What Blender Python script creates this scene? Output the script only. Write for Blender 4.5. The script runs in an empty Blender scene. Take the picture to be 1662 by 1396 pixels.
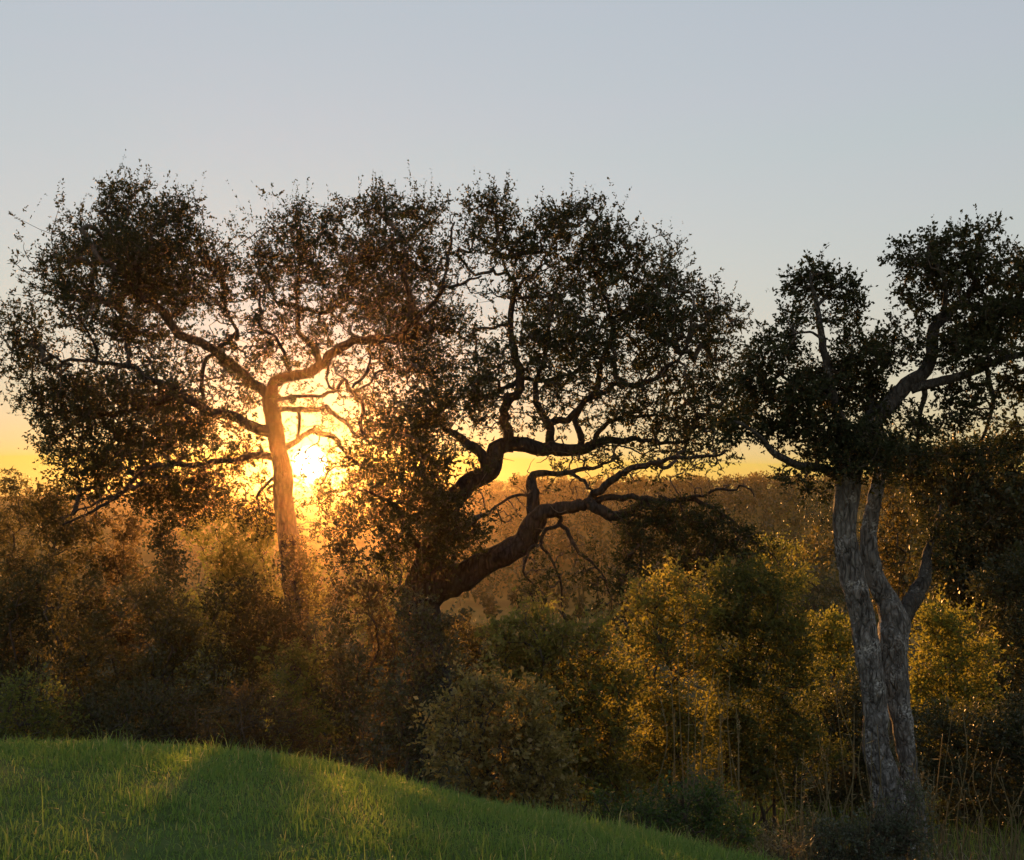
import bpy, math
import numpy as np

# ------------------------------------------------------------------ camera, sky, sun, exposure
SC = bpy.context.scene
COL = SC.collection
F = 1782.0            # focal length in photograph pixels
HX, HY = 831.0, 830.0  # eye level row, middle column
EYE = 1.65

cam_d = bpy.data.cameras.new('camera')
cam = bpy.data.objects.new('camera', cam_d); COL.objects.link(cam)
cam.location = (0, 0, EYE); cam.rotation_euler = (math.radians(90), 0, 0)
cam_d.sensor_width = 36.0; cam_d.lens = 36.0 * F / 1662.0
cam_d.shift_y = (HY - 698.0) / 1662.0
cam_d.clip_start = 0.05; cam_d.clip_end = 12000
SC.camera = cam

SUN_AZ = math.atan2(503 - HX, F)                                   # towards -X
SUN_EL = math.atan2((HY - 752) / F, math.hypot((503 - HX) / F, 1))
VEIL, VEIL_C = .22, (1.30, 1.04, .98, 1)
W = bpy.data.worlds.new('World'); SC.world = W; W.use_nodes = True
nt = W.node_tree; nt.nodes.clear()
sky = nt.nodes.new('ShaderNodeTexSky'); sky.sky_type = 'NISHITA'
sky.sun_disc = False
sky.sun_elevation = SUN_EL; sky.sun_rotation = SUN_AZ
sky.altitude = 100; sky.air_density = 1.8; sky.dust_density = 0.3; sky.ozone_density = 2.4
bg = nt.nodes.new('ShaderNodeBackground'); bg.inputs['Strength'].default_value = 0.15
wo = nt.nodes.new('ShaderNodeOutputWorld')
gm = nt.nodes.new('ShaderNodeGamma'); gm.inputs['Gamma'].default_value = 0.45      # evens out the sky as the phone's tone curve does
tn = nt.nodes.new('ShaderNodeMix'); tn.data_type = 'RGBA'; tn.blend_type = 'MULTIPLY'; tn.inputs[0].default_value = 1
tn.inputs[7].default_value = (.925, 1.0, 1.075, 1)
nt.links.new(sky.outputs[0], gm.inputs['Color'])
sc_ = nt.nodes.new('ShaderNodeTexCoord'); mp_ = nt.nodes.new('ShaderNodeMapping'); mp_.inputs['Scale'].default_value = (1.2, 1.2, 9.0); mp_.inputs['Rotation'].default_value = (0, .12, 0)
ns_ = nt.nodes.new('ShaderNodeTexNoise'); ns_.inputs['Scale'].default_value = 2.0; ns_.inputs['Detail'].default_value = 5
nt.links.new(sc_.outputs['Generated'], mp_.inputs[0]); nt.links.new(mp_.outputs[0], ns_.inputs['Vector'])
rp_ = nt.nodes.new('ShaderNodeValToRGB'); rp_.color_ramp.elements[0].position = .35; rp_.color_ramp.elements[1].position = .68
rp_.color_ramp.elements[0].color = (.965, .985, .985, 1); rp_.color_ramp.elements[1].color = (1.0, .975, 1.0, 1)
st_ = nt.nodes.new('ShaderNodeMix'); st_.data_type = 'RGBA'; st_.blend_type = 'MULTIPLY'; st_.inputs[0].default_value = 1
nt.links.new(ns_.outputs['Fac'], rp_.inputs[0]); nt.links.new(gm.outputs[0], st_.inputs[6]); nt.links.new(rp_.outputs[0], st_.inputs[7])
hs = nt.nodes.new('ShaderNodeMix'); hs.data_type = 'RGBA'; hs.inputs[0].default_value = VEIL          # flat peach tint mixed in evens out the colour of the whole sky
hs.inputs[7].default_value = VEIL_C
nt.links.new(st_.outputs[2], hs.inputs[6]); nt.links.new(hs.outputs[2], tn.inputs[6])
# the visible sun: a small soft-edged disc in the sky at the lamp's direction
sdir = (math.sin(SUN_AZ) * math.cos(SUN_EL), math.cos(SUN_AZ) * math.cos(SUN_EL), math.sin(SUN_EL))
wc = nt.nodes.new('ShaderNodeTexCoord'); dt = nt.nodes.new('ShaderNodeVectorMath'); dt.operation = 'DOT_PRODUCT'
dt.inputs[1].default_value = sdir; nt.links.new(wc.outputs['Generated'], dt.inputs[0])
mr = nt.nodes.new('ShaderNodeMapRange'); mr.interpolation_type = 'SMOOTHSTEP'
mr.inputs['From Min'].default_value = math.cos(math.radians(.95)); mr.inputs['From Max'].default_value = math.cos(math.radians(.35))
nt.links.new(dt.outputs['Value'], mr.inputs['Value'])
dc = nt.nodes.new('ShaderNodeMix'); dc.data_type = 'RGBA'
nt.links.new(mr.outputs['Result'], dc.inputs[0]); nt.links.new(tn.outputs[2], dc.inputs[6]); dc.inputs[7].default_value = (30, 25, 17, 1)
nt.links.new(dc.outputs[2], bg.inputs['Color']); nt.links.new(bg.outputs[0], wo.inputs['Surface'])

sl = bpy.data.lights.new('sun_lamp', 'SUN'); so = bpy.data.objects.new('sun_lamp', sl); COL.objects.link(so)
sl.energy = 3.1; sl.angle = math.radians(0.6); sl.color = (1.0, 0.44, 0.12)
so.rotation_euler = (math.radians(90) - SUN_EL, 0, -SUN_AZ + math.pi)
so.location = (-20, 100, 60)

SC.view_settings.view_transform = 'Standard'; SC.view_settings.look = 'None'
SC.view_settings.exposure = 1.85; SC.view_settings.gamma = 1.0
SC.render.engine = 'CYCLES'
cy = SC.cycles
cy.use_denoising = True
try: cy.denoiser = 'OPENIMAGEDENOISE'
except Exception: pass
cy.max_bounces = 6; cy.diffuse_bounces = 3; cy.glossy_bounces = 2; cy.transmission_bounces = 4
cy.volume_bounces = 0; cy.transparent_max_bounces = 4; cy.sample_clamp_indirect = 4.0

HAZE_DENSITY = 0.00027
HAZE_G = 0.93

# ------------------------------------------------------------------ helpers
rng = np.random.default_rng(7)
TREE_D, BUSH_D = 14.0, 10.5

def at(px, py, Y):
    return np.array([(px - HX) / F * Y, Y, EYE + (HY - py) / F * Y])

def tag(o, label=None, cat=None, group=None, kind=None):
    if label: o['label'] = label
    if cat: o['category'] = cat
    if group: o['group'] = group
    if kind: o['kind'] = kind
    return o

def empty(name, loc):
    o = bpy.data.objects.new(name, None); COL.objects.link(o)
    o.location = [float(c) for c in loc]; o.empty_display_size = 0.3
    return o

class MB:
    """collects vertices and faces, then links ONE mesh object"""
    def __init__(s): s.v = []; s.f3 = []; s.f4 = []; s.r3 = []; s.r4 = []; s.n = 0
    def add(s, V, quads=None, tris=None, rnd=0.5):
        V = np.asarray(V, float).reshape(-1, 3)
        if quads is not None and len(quads):
            q = np.asarray(quads).reshape(-1, 4); s.f4.append(q + s.n)
            s.r4.append(np.broadcast_to(np.asarray(rnd, float), (len(q),)))
        if tris is not None and len(tris):
            t = np.asarray(tris).reshape(-1, 3); s.f3.append(t + s.n)
            s.r3.append(np.broadcast_to(np.asarray(rnd, float), (len(t),)))
        s.v.append(V); s.n += len(V)
    def build(s, name, mat, parent=None, smooth=True, origin=None):
        me = bpy.data.meshes.new(name)
        V = np.concatenate(s.v) if s.v else np.zeros((0, 3))
        o0 = np.zeros(3) if origin is None else np.asarray(origin, float)
        if parent is not None: o0 = np.array(parent.location) if parent.parent is None else np.array(parent.parent.location)
        V = V - o0
        q = np.concatenate(s.f4) if s.f4 else np.zeros((0, 4), int)
        t = np.concatenate(s.f3) if s.f3 else np.zeros((0, 3), int)
        me.vertices.add(len(V)); me.vertices.foreach_set('co', V.astype(np.float32).ravel())
        li = np.concatenate([q.ravel(), t.ravel()]).astype(np.int32)
        ls = np.concatenate([np.arange(len(q)) * 4, len(q) * 4 + np.arange(len(t)) * 3]).astype(np.int32)
        me.loops.add(len(li)); me.loops.foreach_set('vertex_index', li)
        me.polygons.add(len(ls)); me.polygons.foreach_set('loop_start', ls)
        if smooth: me.polygons.foreach_set('use_smooth', np.ones(len(ls), bool))
        me.update(calc_edges=True)
        r = np.concatenate(([np.concatenate(s.r4)] if s.r4 else []) + ([np.concatenate(s.r3)] if s.r3 else [])) if len(ls) else np.zeros(0)
        a = me.attributes.new('rnd', 'FLOAT', 'FACE'); a.data.foreach_set('value', r.astype(np.float32))
        me.materials.append(mat)
        o = bpy.data.objects.new(name, me); COL.objects.link(o)
        if parent is not None: o.parent = parent
        else: o.location = [float(c) for c in o0]
        return o

def unit(v): return v / np.maximum(np.linalg.norm(v, axis=-1, keepdims=True), 1e-9)

def vnoise(P, freq, seed=0):
    """cheap smooth noise in 3D from sums of sines, about -1..1"""
    P = np.asarray(P, float) * freq
    g = np.random.default_rng(seed + 1000); s = 0
    for k in range(5):
        d = g.normal(size=3); d /= np.linalg.norm(d)
        s = s + np.sin(P @ (d * (1 + .55 * k)) * 2.0 + g.uniform(0, 6.28)) / (1 + .35 * k)
    return s / 2.6

def catmull(P, n_per):
    P = np.asarray(P, float)
    A = np.vstack([2 * P[0] - P[1], P, 2 * P[-1] - P[-2]])
    t = np.linspace(0, 1, n_per, endpoint=False)[:, None]
    out = []
    for i in range(1, len(A) - 2):
        p0, p1, p2, p3 = A[i - 1], A[i], A[i + 1], A[i + 2]
        out.append(.5 * (2 * p1 + (p2 - p0) * t + (2 * p0 - 5 * p1 + 4 * p2 - p3) * t ** 2 + (3 * p1 - p0 - 3 * p2 + p3) * t ** 3))
    out.append(P[-1:])
    return np.vstack(out)

def sweep(mb, P, R, sides=5, lump=0.0, seed=0, cap=True):
    n = len(P)
    T = unit(np.gradient(P, axis=0))
    if n > 12:
        U = np.zeros_like(P); u = np.cross(T[0], [.3, .2, .9]); u = u / (np.linalg.norm(u) + 1e-9)
        for i in range(n):
            u = u - T[i] * (u @ T[i]); u = u / (np.linalg.norm(u) + 1e-9); U[i] = u
    else:
        m = T.mean(0); ref = np.zeros(3); ref[np.argmin(np.abs(m))] = 1
        U = unit(np.cross(T, ref))
    Bn = np.cross(T, U)
    a = np.linspace(0, 2 * math.pi, sides, endpoint=False)
    RR = np.repeat(np.asarray(R)[:, None], sides, 1)
    dirs = U[:, None] * np.cos(a)[None, :, None] + Bn[:, None] * np.sin(a)[None, :, None]
    V = P[:, None] + dirs * RR[..., None]
    if lump > 0:
        q = V.reshape(-1, 3)
        fr = 1.0 / max(float(np.mean(R)), .03)
        d = (vnoise(q, fr * .55, seed) * .55 + vnoise(q, fr * 1.7, seed + 5) * .30 + vnoise(q, fr * 4.0, seed + 9) * .18).reshape(n, sides)
        V = P[:, None] + dirs * (RR * (1 + lump * d))[..., None]
    i = np.arange(n - 1)[:, None] * sides; j = np.arange(sides)[None]; k = (j + 1) % sides
    quads = np.stack([i + j, i + k, i + sides + k, i + sides + j], -1).reshape(-1, 4)
    V = V.reshape(-1, 3)
    tris = None
    if cap:
        V = np.vstack([V, P[-1] + T[-1] * R[-1]])
        b = (n - 1) * sides
        tris = np.stack([b + j[0], b + k[0], np.full(sides, n * sides)], -1)
    mb.add(V, quads, tris)

def leaves(mb, P, D, L, Wd, rnd, r, droop=0.0):
    """diamond leaves with a folded midrib: P base points, D directions, L lengths"""
    n = len(P)
    if n == 0: return
    D = D.copy(); D[:, 2] -= droop; D = unit(D)
    N = r.normal(size=(n, 3)); S = unit(np.cross(D, N)); N = np.cross(S, D)
    L = L[:, None]; Wd = Wd[:, None]
    V = np.empty((n, 4, 3))
    V[:, 0] = P; V[:, 2] = P + D * L
    mid = P + D * L * .45
    V[:, 1] = mid + S * Wd * .5 + N * Wd * .12
    V[:, 3] = mid - S * Wd * .5 + N * Wd * .12
    mb.add(V.reshape(-1, 3), np.arange(n * 4).reshape(n, 4), None, rnd)

# ------------------------------------------------------------------ materials
def new_mat(name):
    m = bpy.data.materials.new(name); m.use_nodes = True
    m.node_tree.nodes.clear()
    return m, m.node_tree.nodes, m.node_tree.links

def ramp(nd, stops):
    c = nd.new('ShaderNodeValToRGB'); e = c.color_ramp.elements
    while len(e) < len(stops): e.new(0.5)
    for k, (p, col) in enumerate(stops):
        e[k].position = p; e[k].color = (*col, 1)
    return c

def leaf_mat(name, stops, trans_gain=1.6, trans=0.45, rough=0.5, spec=0.35):
    m, nd, ln = new_mat(name)
    at_ = nd.new('ShaderNodeAttribute'); at_.attribute_name = 'rnd'
    c = ramp(nd, stops)
    ln.new(at_.outputs['Fac'], c.inputs[0])
    p = nd.new('ShaderNodeBsdfPrincipled'); p.inputs['Roughness'].default_value = rough
    p.inputs['Specular IOR Level'].default_value = spec
    ln.new(c.outputs[0], p.inputs['Base Color'])
    g = nd.new('ShaderNodeMix'); g.data_type = 'RGBA'; g.blend_type = 'MULTIPLY'; g.inputs[0].default_value = 1
    ln.new(c.outputs[0], g.inputs[6]); g.inputs[7].default_value = (trans_gain, trans_gain, trans_gain * .6, 1)
    t = nd.new('ShaderNodeBsdfTranslucent'); ln.new(g.outputs[2], t.inputs['Color'])
    mx = nd.new('ShaderNodeMixShader'); mx.inputs[0].default_value = trans
    ln.new(p.outputs[0], mx.inputs[1]); ln.new(t.outputs[0], mx.inputs[2])
    o = nd.new('ShaderNodeOutputMaterial'); ln.new(mx.outputs[0], o.inputs['Surface'])
    return m

def bark_mat(name, dark, light, lichen=None, scale=6.0, bump=0.6):
    m, nd, ln = new_mat(name)
    tc = nd.new('ShaderNodeTexCoord'); mp = nd.new('ShaderNodeMapping'); mp.inputs['Scale'].default_value = (1, 1, .35)
    ln.new(tc.outputs['Object'], mp.inputs[0])
    vo = nd.new('ShaderNodeTexVoronoi'); vo.feature = 'DISTANCE_TO_EDGE'; vo.inputs['Scale'].default_value = scale * 2
    n1 = nd.new('ShaderNodeTexNoise'); n1.inputs['Scale'].default_value = scale; n1.inputs['Detail'].default_value = 7
    n1.inputs['Distortion'].default_value = 1.0
    ad = nd.new('ShaderNodeMix'); ad.data_type = 'VECTOR'; ad.inputs[0].default_value = .12
    ln.new(mp.outputs[0], n1.inputs['Vector'])
    ln.new(mp.outputs[0], ad.inputs[4]); ln.new(n1.outputs['Color'], ad.inputs[5]); ln.new(ad.outputs[1], vo.inputs['Vector'])
    mul = nd.new('ShaderNodeMath'); mul.operation = 'MULTIPLY_ADD'
    ln.new(vo.outputs['Distance'], mul.inputs[0]); mul.inputs[1].default_value = 1.3
    ln.new(n1.outputs['Fac'], mul.inputs[2])
    c = ramp(nd, [(.35, dark), (.6, tuple((a + b) / 2 for a, b in zip(dark, light))), (.95, light)])
    ln.new(mul.outputs[0], c.inputs[0])
    col = c.outputs[0]
    if lichen:
        n2 = nd.new('ShaderNodeTexNoise'); n2.inputs['Scale'].default_value = 4.5; n2.inputs['Detail'].default_value = 5
        ln.new(tc.outputs['Object'], n2.inputs['Vector'])
        r2 = ramp(nd, [(.52, (0, 0, 0)), (.62, (1, 1, 1))]); ln.new(n2.outputs['Fac'], r2.inputs[0])
        n3 = nd.new('ShaderNodeTexNoise'); n3.inputs['Scale'].default_value = 38; n3.inputs['Detail'].default_value = 4
        ln.new(tc.outputs['Object'], n3.inputs['Vector'])
        r3 = ramp(nd, [(.45, (0, 0, 0)), (.6, (1, 1, 1))]); ln.new(n3.outputs['Fac'], r3.inputs[0])
        mm = nd.new('ShaderNodeMath'); mm.operation = 'MULTIPLY'
        ln.new(r2.outputs[0], mm.inputs[0]); ln.new(r3.outputs[0], mm.inputs[1])
        mx = nd.new('ShaderNodeMix'); mx.data_type = 'RGBA'; ln.new(mm.outputs[0], mx.inputs[0])
        ln.new(col, mx.inputs[6]); mx.inputs[7].default_value = (*lichen, 1); col = mx.outputs[2]
    p = nd.new('ShaderNodeBsdfPrincipled'); p.inputs['Roughness'].default_value = .9
    p.inputs['Specular IOR Level'].default_value = .2
    ln.new(col, p.inputs['Base Color'])
    b = nd.new('ShaderNodeBump'); b.inputs['Strength'].default_value = bump; b.inputs['Distance'].default_value = .05
    ln.new(mul.outputs[0], b.inputs['Height']); ln.new(b.outputs[0], p.inputs['Normal'])
    o = nd.new('ShaderNodeOutputMaterial'); ln.new(p.outputs[0], o.inputs['Surface'])
    return m

def ground_mat(name, stops, scale, stops2=None, bump=.3):
    m, nd, ln = new_mat(name)
    tc = nd.new('ShaderNodeTexCoord')
    n1 = nd.new('ShaderNodeTexNoise'); n1.inputs['Scale'].default_value = scale; n1.inputs['Detail'].default_value = 9
    n1.inputs['Roughness'].default_value = .65
    ln.new(tc.outputs['Object'], n1.inputs['Vector'])
    c = ramp(nd, stops); ln.new(n1.outputs['Fac'], c.inputs[0])
    p = nd.new('ShaderNodeBsdfPrincipled'); p.inputs['Roughness'].default_value = 1; p.inputs['Specular IOR Level'].default_value = .05
    ln.new(c.outputs[0], p.inputs['Base Color'])
    b = nd.new('ShaderNodeBump'); b.inputs['Strength'].default_value = bump; b.inputs['Distance'].default_value = .1
    ln.new(n1.outputs['Fac'], b.inputs['Height']); ln.new(b.outputs[0], p.inputs['Normal'])
    o = nd.new('ShaderNodeOutputMaterial'); ln.new(p.outputs[0], o.inputs['Surface'])
    return m

M = {}
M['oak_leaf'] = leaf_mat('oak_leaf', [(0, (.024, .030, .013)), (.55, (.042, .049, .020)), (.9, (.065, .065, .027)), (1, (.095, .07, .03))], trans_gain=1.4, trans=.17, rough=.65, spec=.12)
M['oak_leaf_warm'] = leaf_mat('oak_leaf_warm', [(0, (.040, .040, .016)), (.55, (.070, .062, .024)), (.9, (.10, .075, .03)), (1, (.15, .085, .035))], trans_gain=1.4, trans=.17, rough=.65, spec=.12)
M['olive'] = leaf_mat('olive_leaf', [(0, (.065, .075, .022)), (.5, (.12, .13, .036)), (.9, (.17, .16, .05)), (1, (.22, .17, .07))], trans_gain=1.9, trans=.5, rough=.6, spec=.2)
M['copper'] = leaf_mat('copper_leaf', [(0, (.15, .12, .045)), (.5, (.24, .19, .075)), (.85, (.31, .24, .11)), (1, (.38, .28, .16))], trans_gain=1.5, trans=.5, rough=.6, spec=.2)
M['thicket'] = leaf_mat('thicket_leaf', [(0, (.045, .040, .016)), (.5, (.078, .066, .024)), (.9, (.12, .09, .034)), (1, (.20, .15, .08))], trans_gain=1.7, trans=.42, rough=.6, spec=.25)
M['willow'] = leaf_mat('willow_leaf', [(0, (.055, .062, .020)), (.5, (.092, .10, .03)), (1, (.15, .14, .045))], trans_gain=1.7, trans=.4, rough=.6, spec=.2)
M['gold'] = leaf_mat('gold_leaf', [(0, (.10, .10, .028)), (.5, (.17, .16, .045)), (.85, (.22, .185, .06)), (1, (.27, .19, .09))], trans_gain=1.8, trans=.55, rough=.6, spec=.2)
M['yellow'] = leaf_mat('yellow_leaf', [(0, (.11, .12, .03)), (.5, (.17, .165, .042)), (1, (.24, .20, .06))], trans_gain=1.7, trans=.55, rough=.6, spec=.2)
M['rust'] = leaf_mat('rust_leaf', [(0, (.052, .036, .015)), (.5, (.092, .060, .024)), (.85, (.14, .09, .035)), (1, (.22, .14, .08))], trans_gain=1.9, trans=.5)
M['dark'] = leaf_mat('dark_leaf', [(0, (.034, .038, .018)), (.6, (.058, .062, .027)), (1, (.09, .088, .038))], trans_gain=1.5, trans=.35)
M['green'] = leaf_mat('green_leaf', [(0, (.035, .060, .018)), (.5, (.06, .10, .028)), (1, (.11, .14, .045))], trans_gain=1.8, trans=.45)
M['bluegreen'] = leaf_mat('bluegreen_leaf', [(0, (.05, .07, .045)), (.5, (.09, .11, .07)), (1, (.2, .21, .16))], trans_gain=1.4, trans=.35)
M['grass'] = leaf_mat('grass_blade', [(0, (.066, .118, .032)), (.45, (.132, .208, .056)), (.78, (.195, .245, .075)), (.9, (.27, .26, .095)), (1, (.36, .32, .155))], trans_gain=1.8, trans=.5, rough=.6, spec=.12)
M['straw'] = leaf_mat('straw', [(0, (.13, .10, .05)), (.5, (.22, .175, .09)), (1, (.34, .29, .17))], trans_gain=1.3, trans=.3)
M['forest'] = leaf_mat('forest', [(0, (.055, .048, .016)), (.6, (.095, .075, .024)), (1, (.15, .105, .035))], trans_gain=1.6, trans=.4)
M['bark'] = bark_mat('oak_bark', (.013, .010, .008), (.055, .045, .036))
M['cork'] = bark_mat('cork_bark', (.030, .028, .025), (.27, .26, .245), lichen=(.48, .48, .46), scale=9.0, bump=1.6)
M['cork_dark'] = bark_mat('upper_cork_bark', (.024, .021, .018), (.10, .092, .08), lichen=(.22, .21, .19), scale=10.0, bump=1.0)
M['twig'] = bark_mat('twig_bark', (.04, .032, .025), (.11, .09, .07), bump=.2)
M['soil'] = ground_mat('soil_and_litter', [(.3, (.030, .026, .014)), (.5, (.060, .055, .024)), (.7, (.10, .075, .035))], 3.0)
M['turf'] = ground_mat('turf_soil', [(.3, (.040, .062, .018)), (.55, (.070, .105, .030)), (.75, (.11, .12, .045))], 4.0)
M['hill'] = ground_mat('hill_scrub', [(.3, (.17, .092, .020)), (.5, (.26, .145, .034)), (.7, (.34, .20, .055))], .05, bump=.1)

# ------------------------------------------------------------------ terrain
SPX = np.array([-1500, -400, 0, 200, 350, 500, 600, 700, 800, 900, 1000, 1100, 1200, 1330, 1662, 2600])
SPY = np.array([1240, 1212, 1205, 1205, 1217, 1237, 1257, 1277, 1302, 1322, 1343, 1368, 1398, 1450, 1600, 1850])
SXX = (SPX - HX) / F * 8.0; SSS = (SPY + 9 - HY) / F

def sm(x, a, b):
    t = np.clip((x - a) / (b - a), 0, 1); return t * t * (3 - 2 * t)

FY = np.array([-100, 5, 13, 25, 45, 70, 95, 120, 145, 175, 200, 225, 330])
FZ = np.array([-4.3, -4.25, -4.3, -5.0, -6.4, -7.2, -6.8, -3.6, .9, 4.2, 5.0, 3.6, -2])

def mound(x, y):
    s = np.interp(x, SXX, SSS)
    yy = np.maximum(y, 0)
    z = -s * yy - .026 * (yy - 8) ** 2
    return z - .02 * np.maximum(-y, 0)

def terrain(x, y):
    """ground height in world z"""
    x = np.asarray(x, float); y = np.asarray(y, float)
    m = mound(x, y)
    P = np.stack([x, y, 0 * x], -1)
    fl = np.interp(y, FY, FZ) + .10 * vnoise(P, .35, 3) * sm(y, 5, 12)
    far = sm(y, 60, 140)
    fl = fl + far * (1.0 * vnoise(P, .015, 11) + .4 * vnoise(P, .06, 12) - 1.3 + .9 * sm(x, 22, 82) - .3 * sm(-x, -6, 33))
    k = 3.0
    z = np.logaddexp(k * m, k * fl) / k
    z = np.where(y > 60, fl, z)
    return z + EYE

def tz(x, y): return float(terrain(np.array([x]), np.array([y]))[0])

def grid_mesh(name, xs, ys, mat):
    X, Y = np.meshgrid(xs, ys); Z = terrain(X.ravel(), Y.ravel())
    V = np.stack([X.ravel(), Y.ravel(), Z], -1)
    nx = len(xs); i = np.arange(len(ys) - 1)[:, None] * nx; j = np.arange(nx - 1)[None]
    q = np.stack([i + j, i + j + 1, i + nx + j + 1, i + nx + j], -1).reshape(-1, 4)
    mb = MB(); mb.add(V, q); return mb.build(name, mat)

ys_near = np.concatenate([np.arange(-40, 0, 4), np.arange(0, 16, .2), np.arange(16, 40, .8), np.arange(40, 56.1, 4)])
xs_near = np.concatenate([np.arange(-80, -12, 4), np.arange(-12, 12, .25), np.arange(12, 80.1, 4)])
gr = grid_mesh('ground', xs_near, ys_near, M['soil']); tag(gr, 'dark leaf strewn ground of the hollow under the trees', 'ground', kind='structure')
xs_far = np.linspace(-240, 240, 200); ys_far = np.arange(54, 256, 2.2)
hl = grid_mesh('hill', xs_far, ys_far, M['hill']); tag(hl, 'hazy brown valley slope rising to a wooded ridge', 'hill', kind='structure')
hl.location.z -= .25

# mound turf: a skin 4 mm+ above the ground sheet with blades on it
def grass_region(x, y):
    """1 on the mown bank, 0 in the hollow"""
    return (mound(x, y) - np.interp(y, FY, FZ)) 
xs_b = np.arange(-11, 9, .15); ys_b = np.arange(-3, 13.5, .15)
Xb, Yb = np.meshgrid(xs_b, ys_b); Zb = terrain(Xb.ravel(), Yb.ravel()) + .012
keep = grass_region(Xb.ravel(), Yb.ravel()).reshape(Xb.shape) > -.1
nx = len(xs_b); qs = []
kk = keep[:-1, :-1] & keep[1:, :-1] & keep[:-1, 1:] & keep[1:, 1:]
I, J = np.nonzero(kk)
qs = np.stack([I * nx + J, I * nx + J + 1, (I + 1) * nx + J + 1, (I + 1) * nx + J], -1)
mb = MB(); mb.add(np.stack([Xb.ravel(), Yb.ravel(), Zb], -1), qs)
tag(mb.build('grass_bank', M['turf']), 'rounded green lawn bank falling away to the hollow', 'lawn', kind='structure')

def blades(mb, X, Y, H, Wd, lean, rnd, r):
    n = len(X); Z = terrain(X, Y)
    a = r.uniform(0, 2 * math.pi, n); d = np.stack([np.cos(a), np.sin(a), 0 * a], -1)
    s = np.stack([-np.sin(a), np.cos(a), 0 * a], -1)
    b = r.uniform(0, 2 * math.pi, n); s = unit(s + .6 * np.stack([np.cos(b), np.sin(b), 0 * b], -1))
    P = np.stack([X, Y, Z - .005], -1)
    H = H[:, None]; Wd = Wd[:, None]; lean = lean[:, None]; up = np.array([0, 0, 1.0])
    V = np.empty((n, 5, 3))
    V[:, 0] = P - s * Wd * .5; V[:, 1] = P + s * Wd * .5
    m = P + up * H * .55 + d * H * lean * .3
    V[:, 2] = m + s * Wd * .42; V[:, 3] = m - s * Wd * .42
    V[:, 4] = P + up * H * (1 - .35 * lean) + d * H * lean
    k = np.arange(n)[:, None] * 5
    mb.add(V.reshape(-1, 3), np.hstack([k, k + 1, k + 2, k + 3]), np.hstack([k + 3, k + 2, k + 4]), rnd)

r = np.random.default_rng(21)
def grass_field(n, x0, x1, y0, y1, hs, ws, seedn, test):
    X = r.uniform(x0, x1, n); Y = y0 + (y1 - y0) * r.uniform(0, 1, n) ** .85
    P = np.stack([X, Y, 0 * X], -1)
    dn = vnoise(P, 1.3, seedn) + .6 * vnoise(P, 4.5, seedn + 1)
    ok = test(X, Y) & (r.uniform(-1.6, 1.0, n) < dn * .6 + .75)
    X, Y, dn = X[ok], Y[ok], dn[ok]; P = P[ok]; n = len(X)
    H = hs * np.exp(r.normal(0, .32, n)) * (1 + .28 * np.clip(dn, -1, 1)) 
    col = np.clip(.42 + .22 * vnoise(P, .9, seedn + 2) + .12 * vnoise(P, 3.3, seedn + 4) + r.normal(0, .16, n), 0, 1)
    col = np.where(r.uniform(0, 1, n) < .045, r.uniform(.9, 1, n), col)
    return X, Y, H, ws * r.uniform(.7, 1.4, n), r.uniform(.1, .95, n), col
mb = MB()
on = lambda X, Y: (grass_region(X, Y) > .25) & (np.abs(X) < .62 * Y + 1.5)
for args in [(104000, -5.6, 3.6, 2.9, 7.0, .058, .0054, 40), (78000, -7.6, 6, 6.5, 10.6, .062, .0080, 60)]:
    blades(mb, *grass_field(*args, on), r)
# longer unmown blades and seed stalks, thickest along the crest and the lower edge
n = 5200; X = r.uniform(-6.5, 4.5, n); Y = np.where(r.uniform(size=n) < .6, r.normal(8.9, .8, n), r.uniform(3.2, 10, n))
P = np.stack([X, Y, 0 * X], -1); ok = on(X, Y) & (vnoise(P, 1.9, 88) > .05); X, Y = X[ok], Y[ok]; n = len(X)
blades(mb, X, Y, .125 * np.exp(r.normal(0, .32, n)), r.uniform(.003, .006, n), r.uniform(.1, .8, n), np.clip(r.normal(.68, .22, n), 0, 1), r)
tag(mb.build('grass', M['grass'], smooth=False), 'short green grass covering the rounded bank', 'grass', kind='stuff')

# ------------------------------------------------------------------ branching growth
def chains_from(parent, rad, pos, nseed):
    """split a grown graph into chains that follow the thickest child"""
    n = len(pos); kids = [[] for _ in range(n)]
    for i in range(nseed, n): kids[parent[i]].append(i)
    cont = {}
    for i in range(nseed, n):
        if kids[i]: cont[i] = max(kids[i], key=lambda c: rad[c])
    heads = [i for i in range(nseed, n) if cont.get(parent[i]) != i]
    for h in heads:
        c = [parent[h], h]
        while c[-1] in cont: c.append(cont[c[-1]])
        yield c

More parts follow.
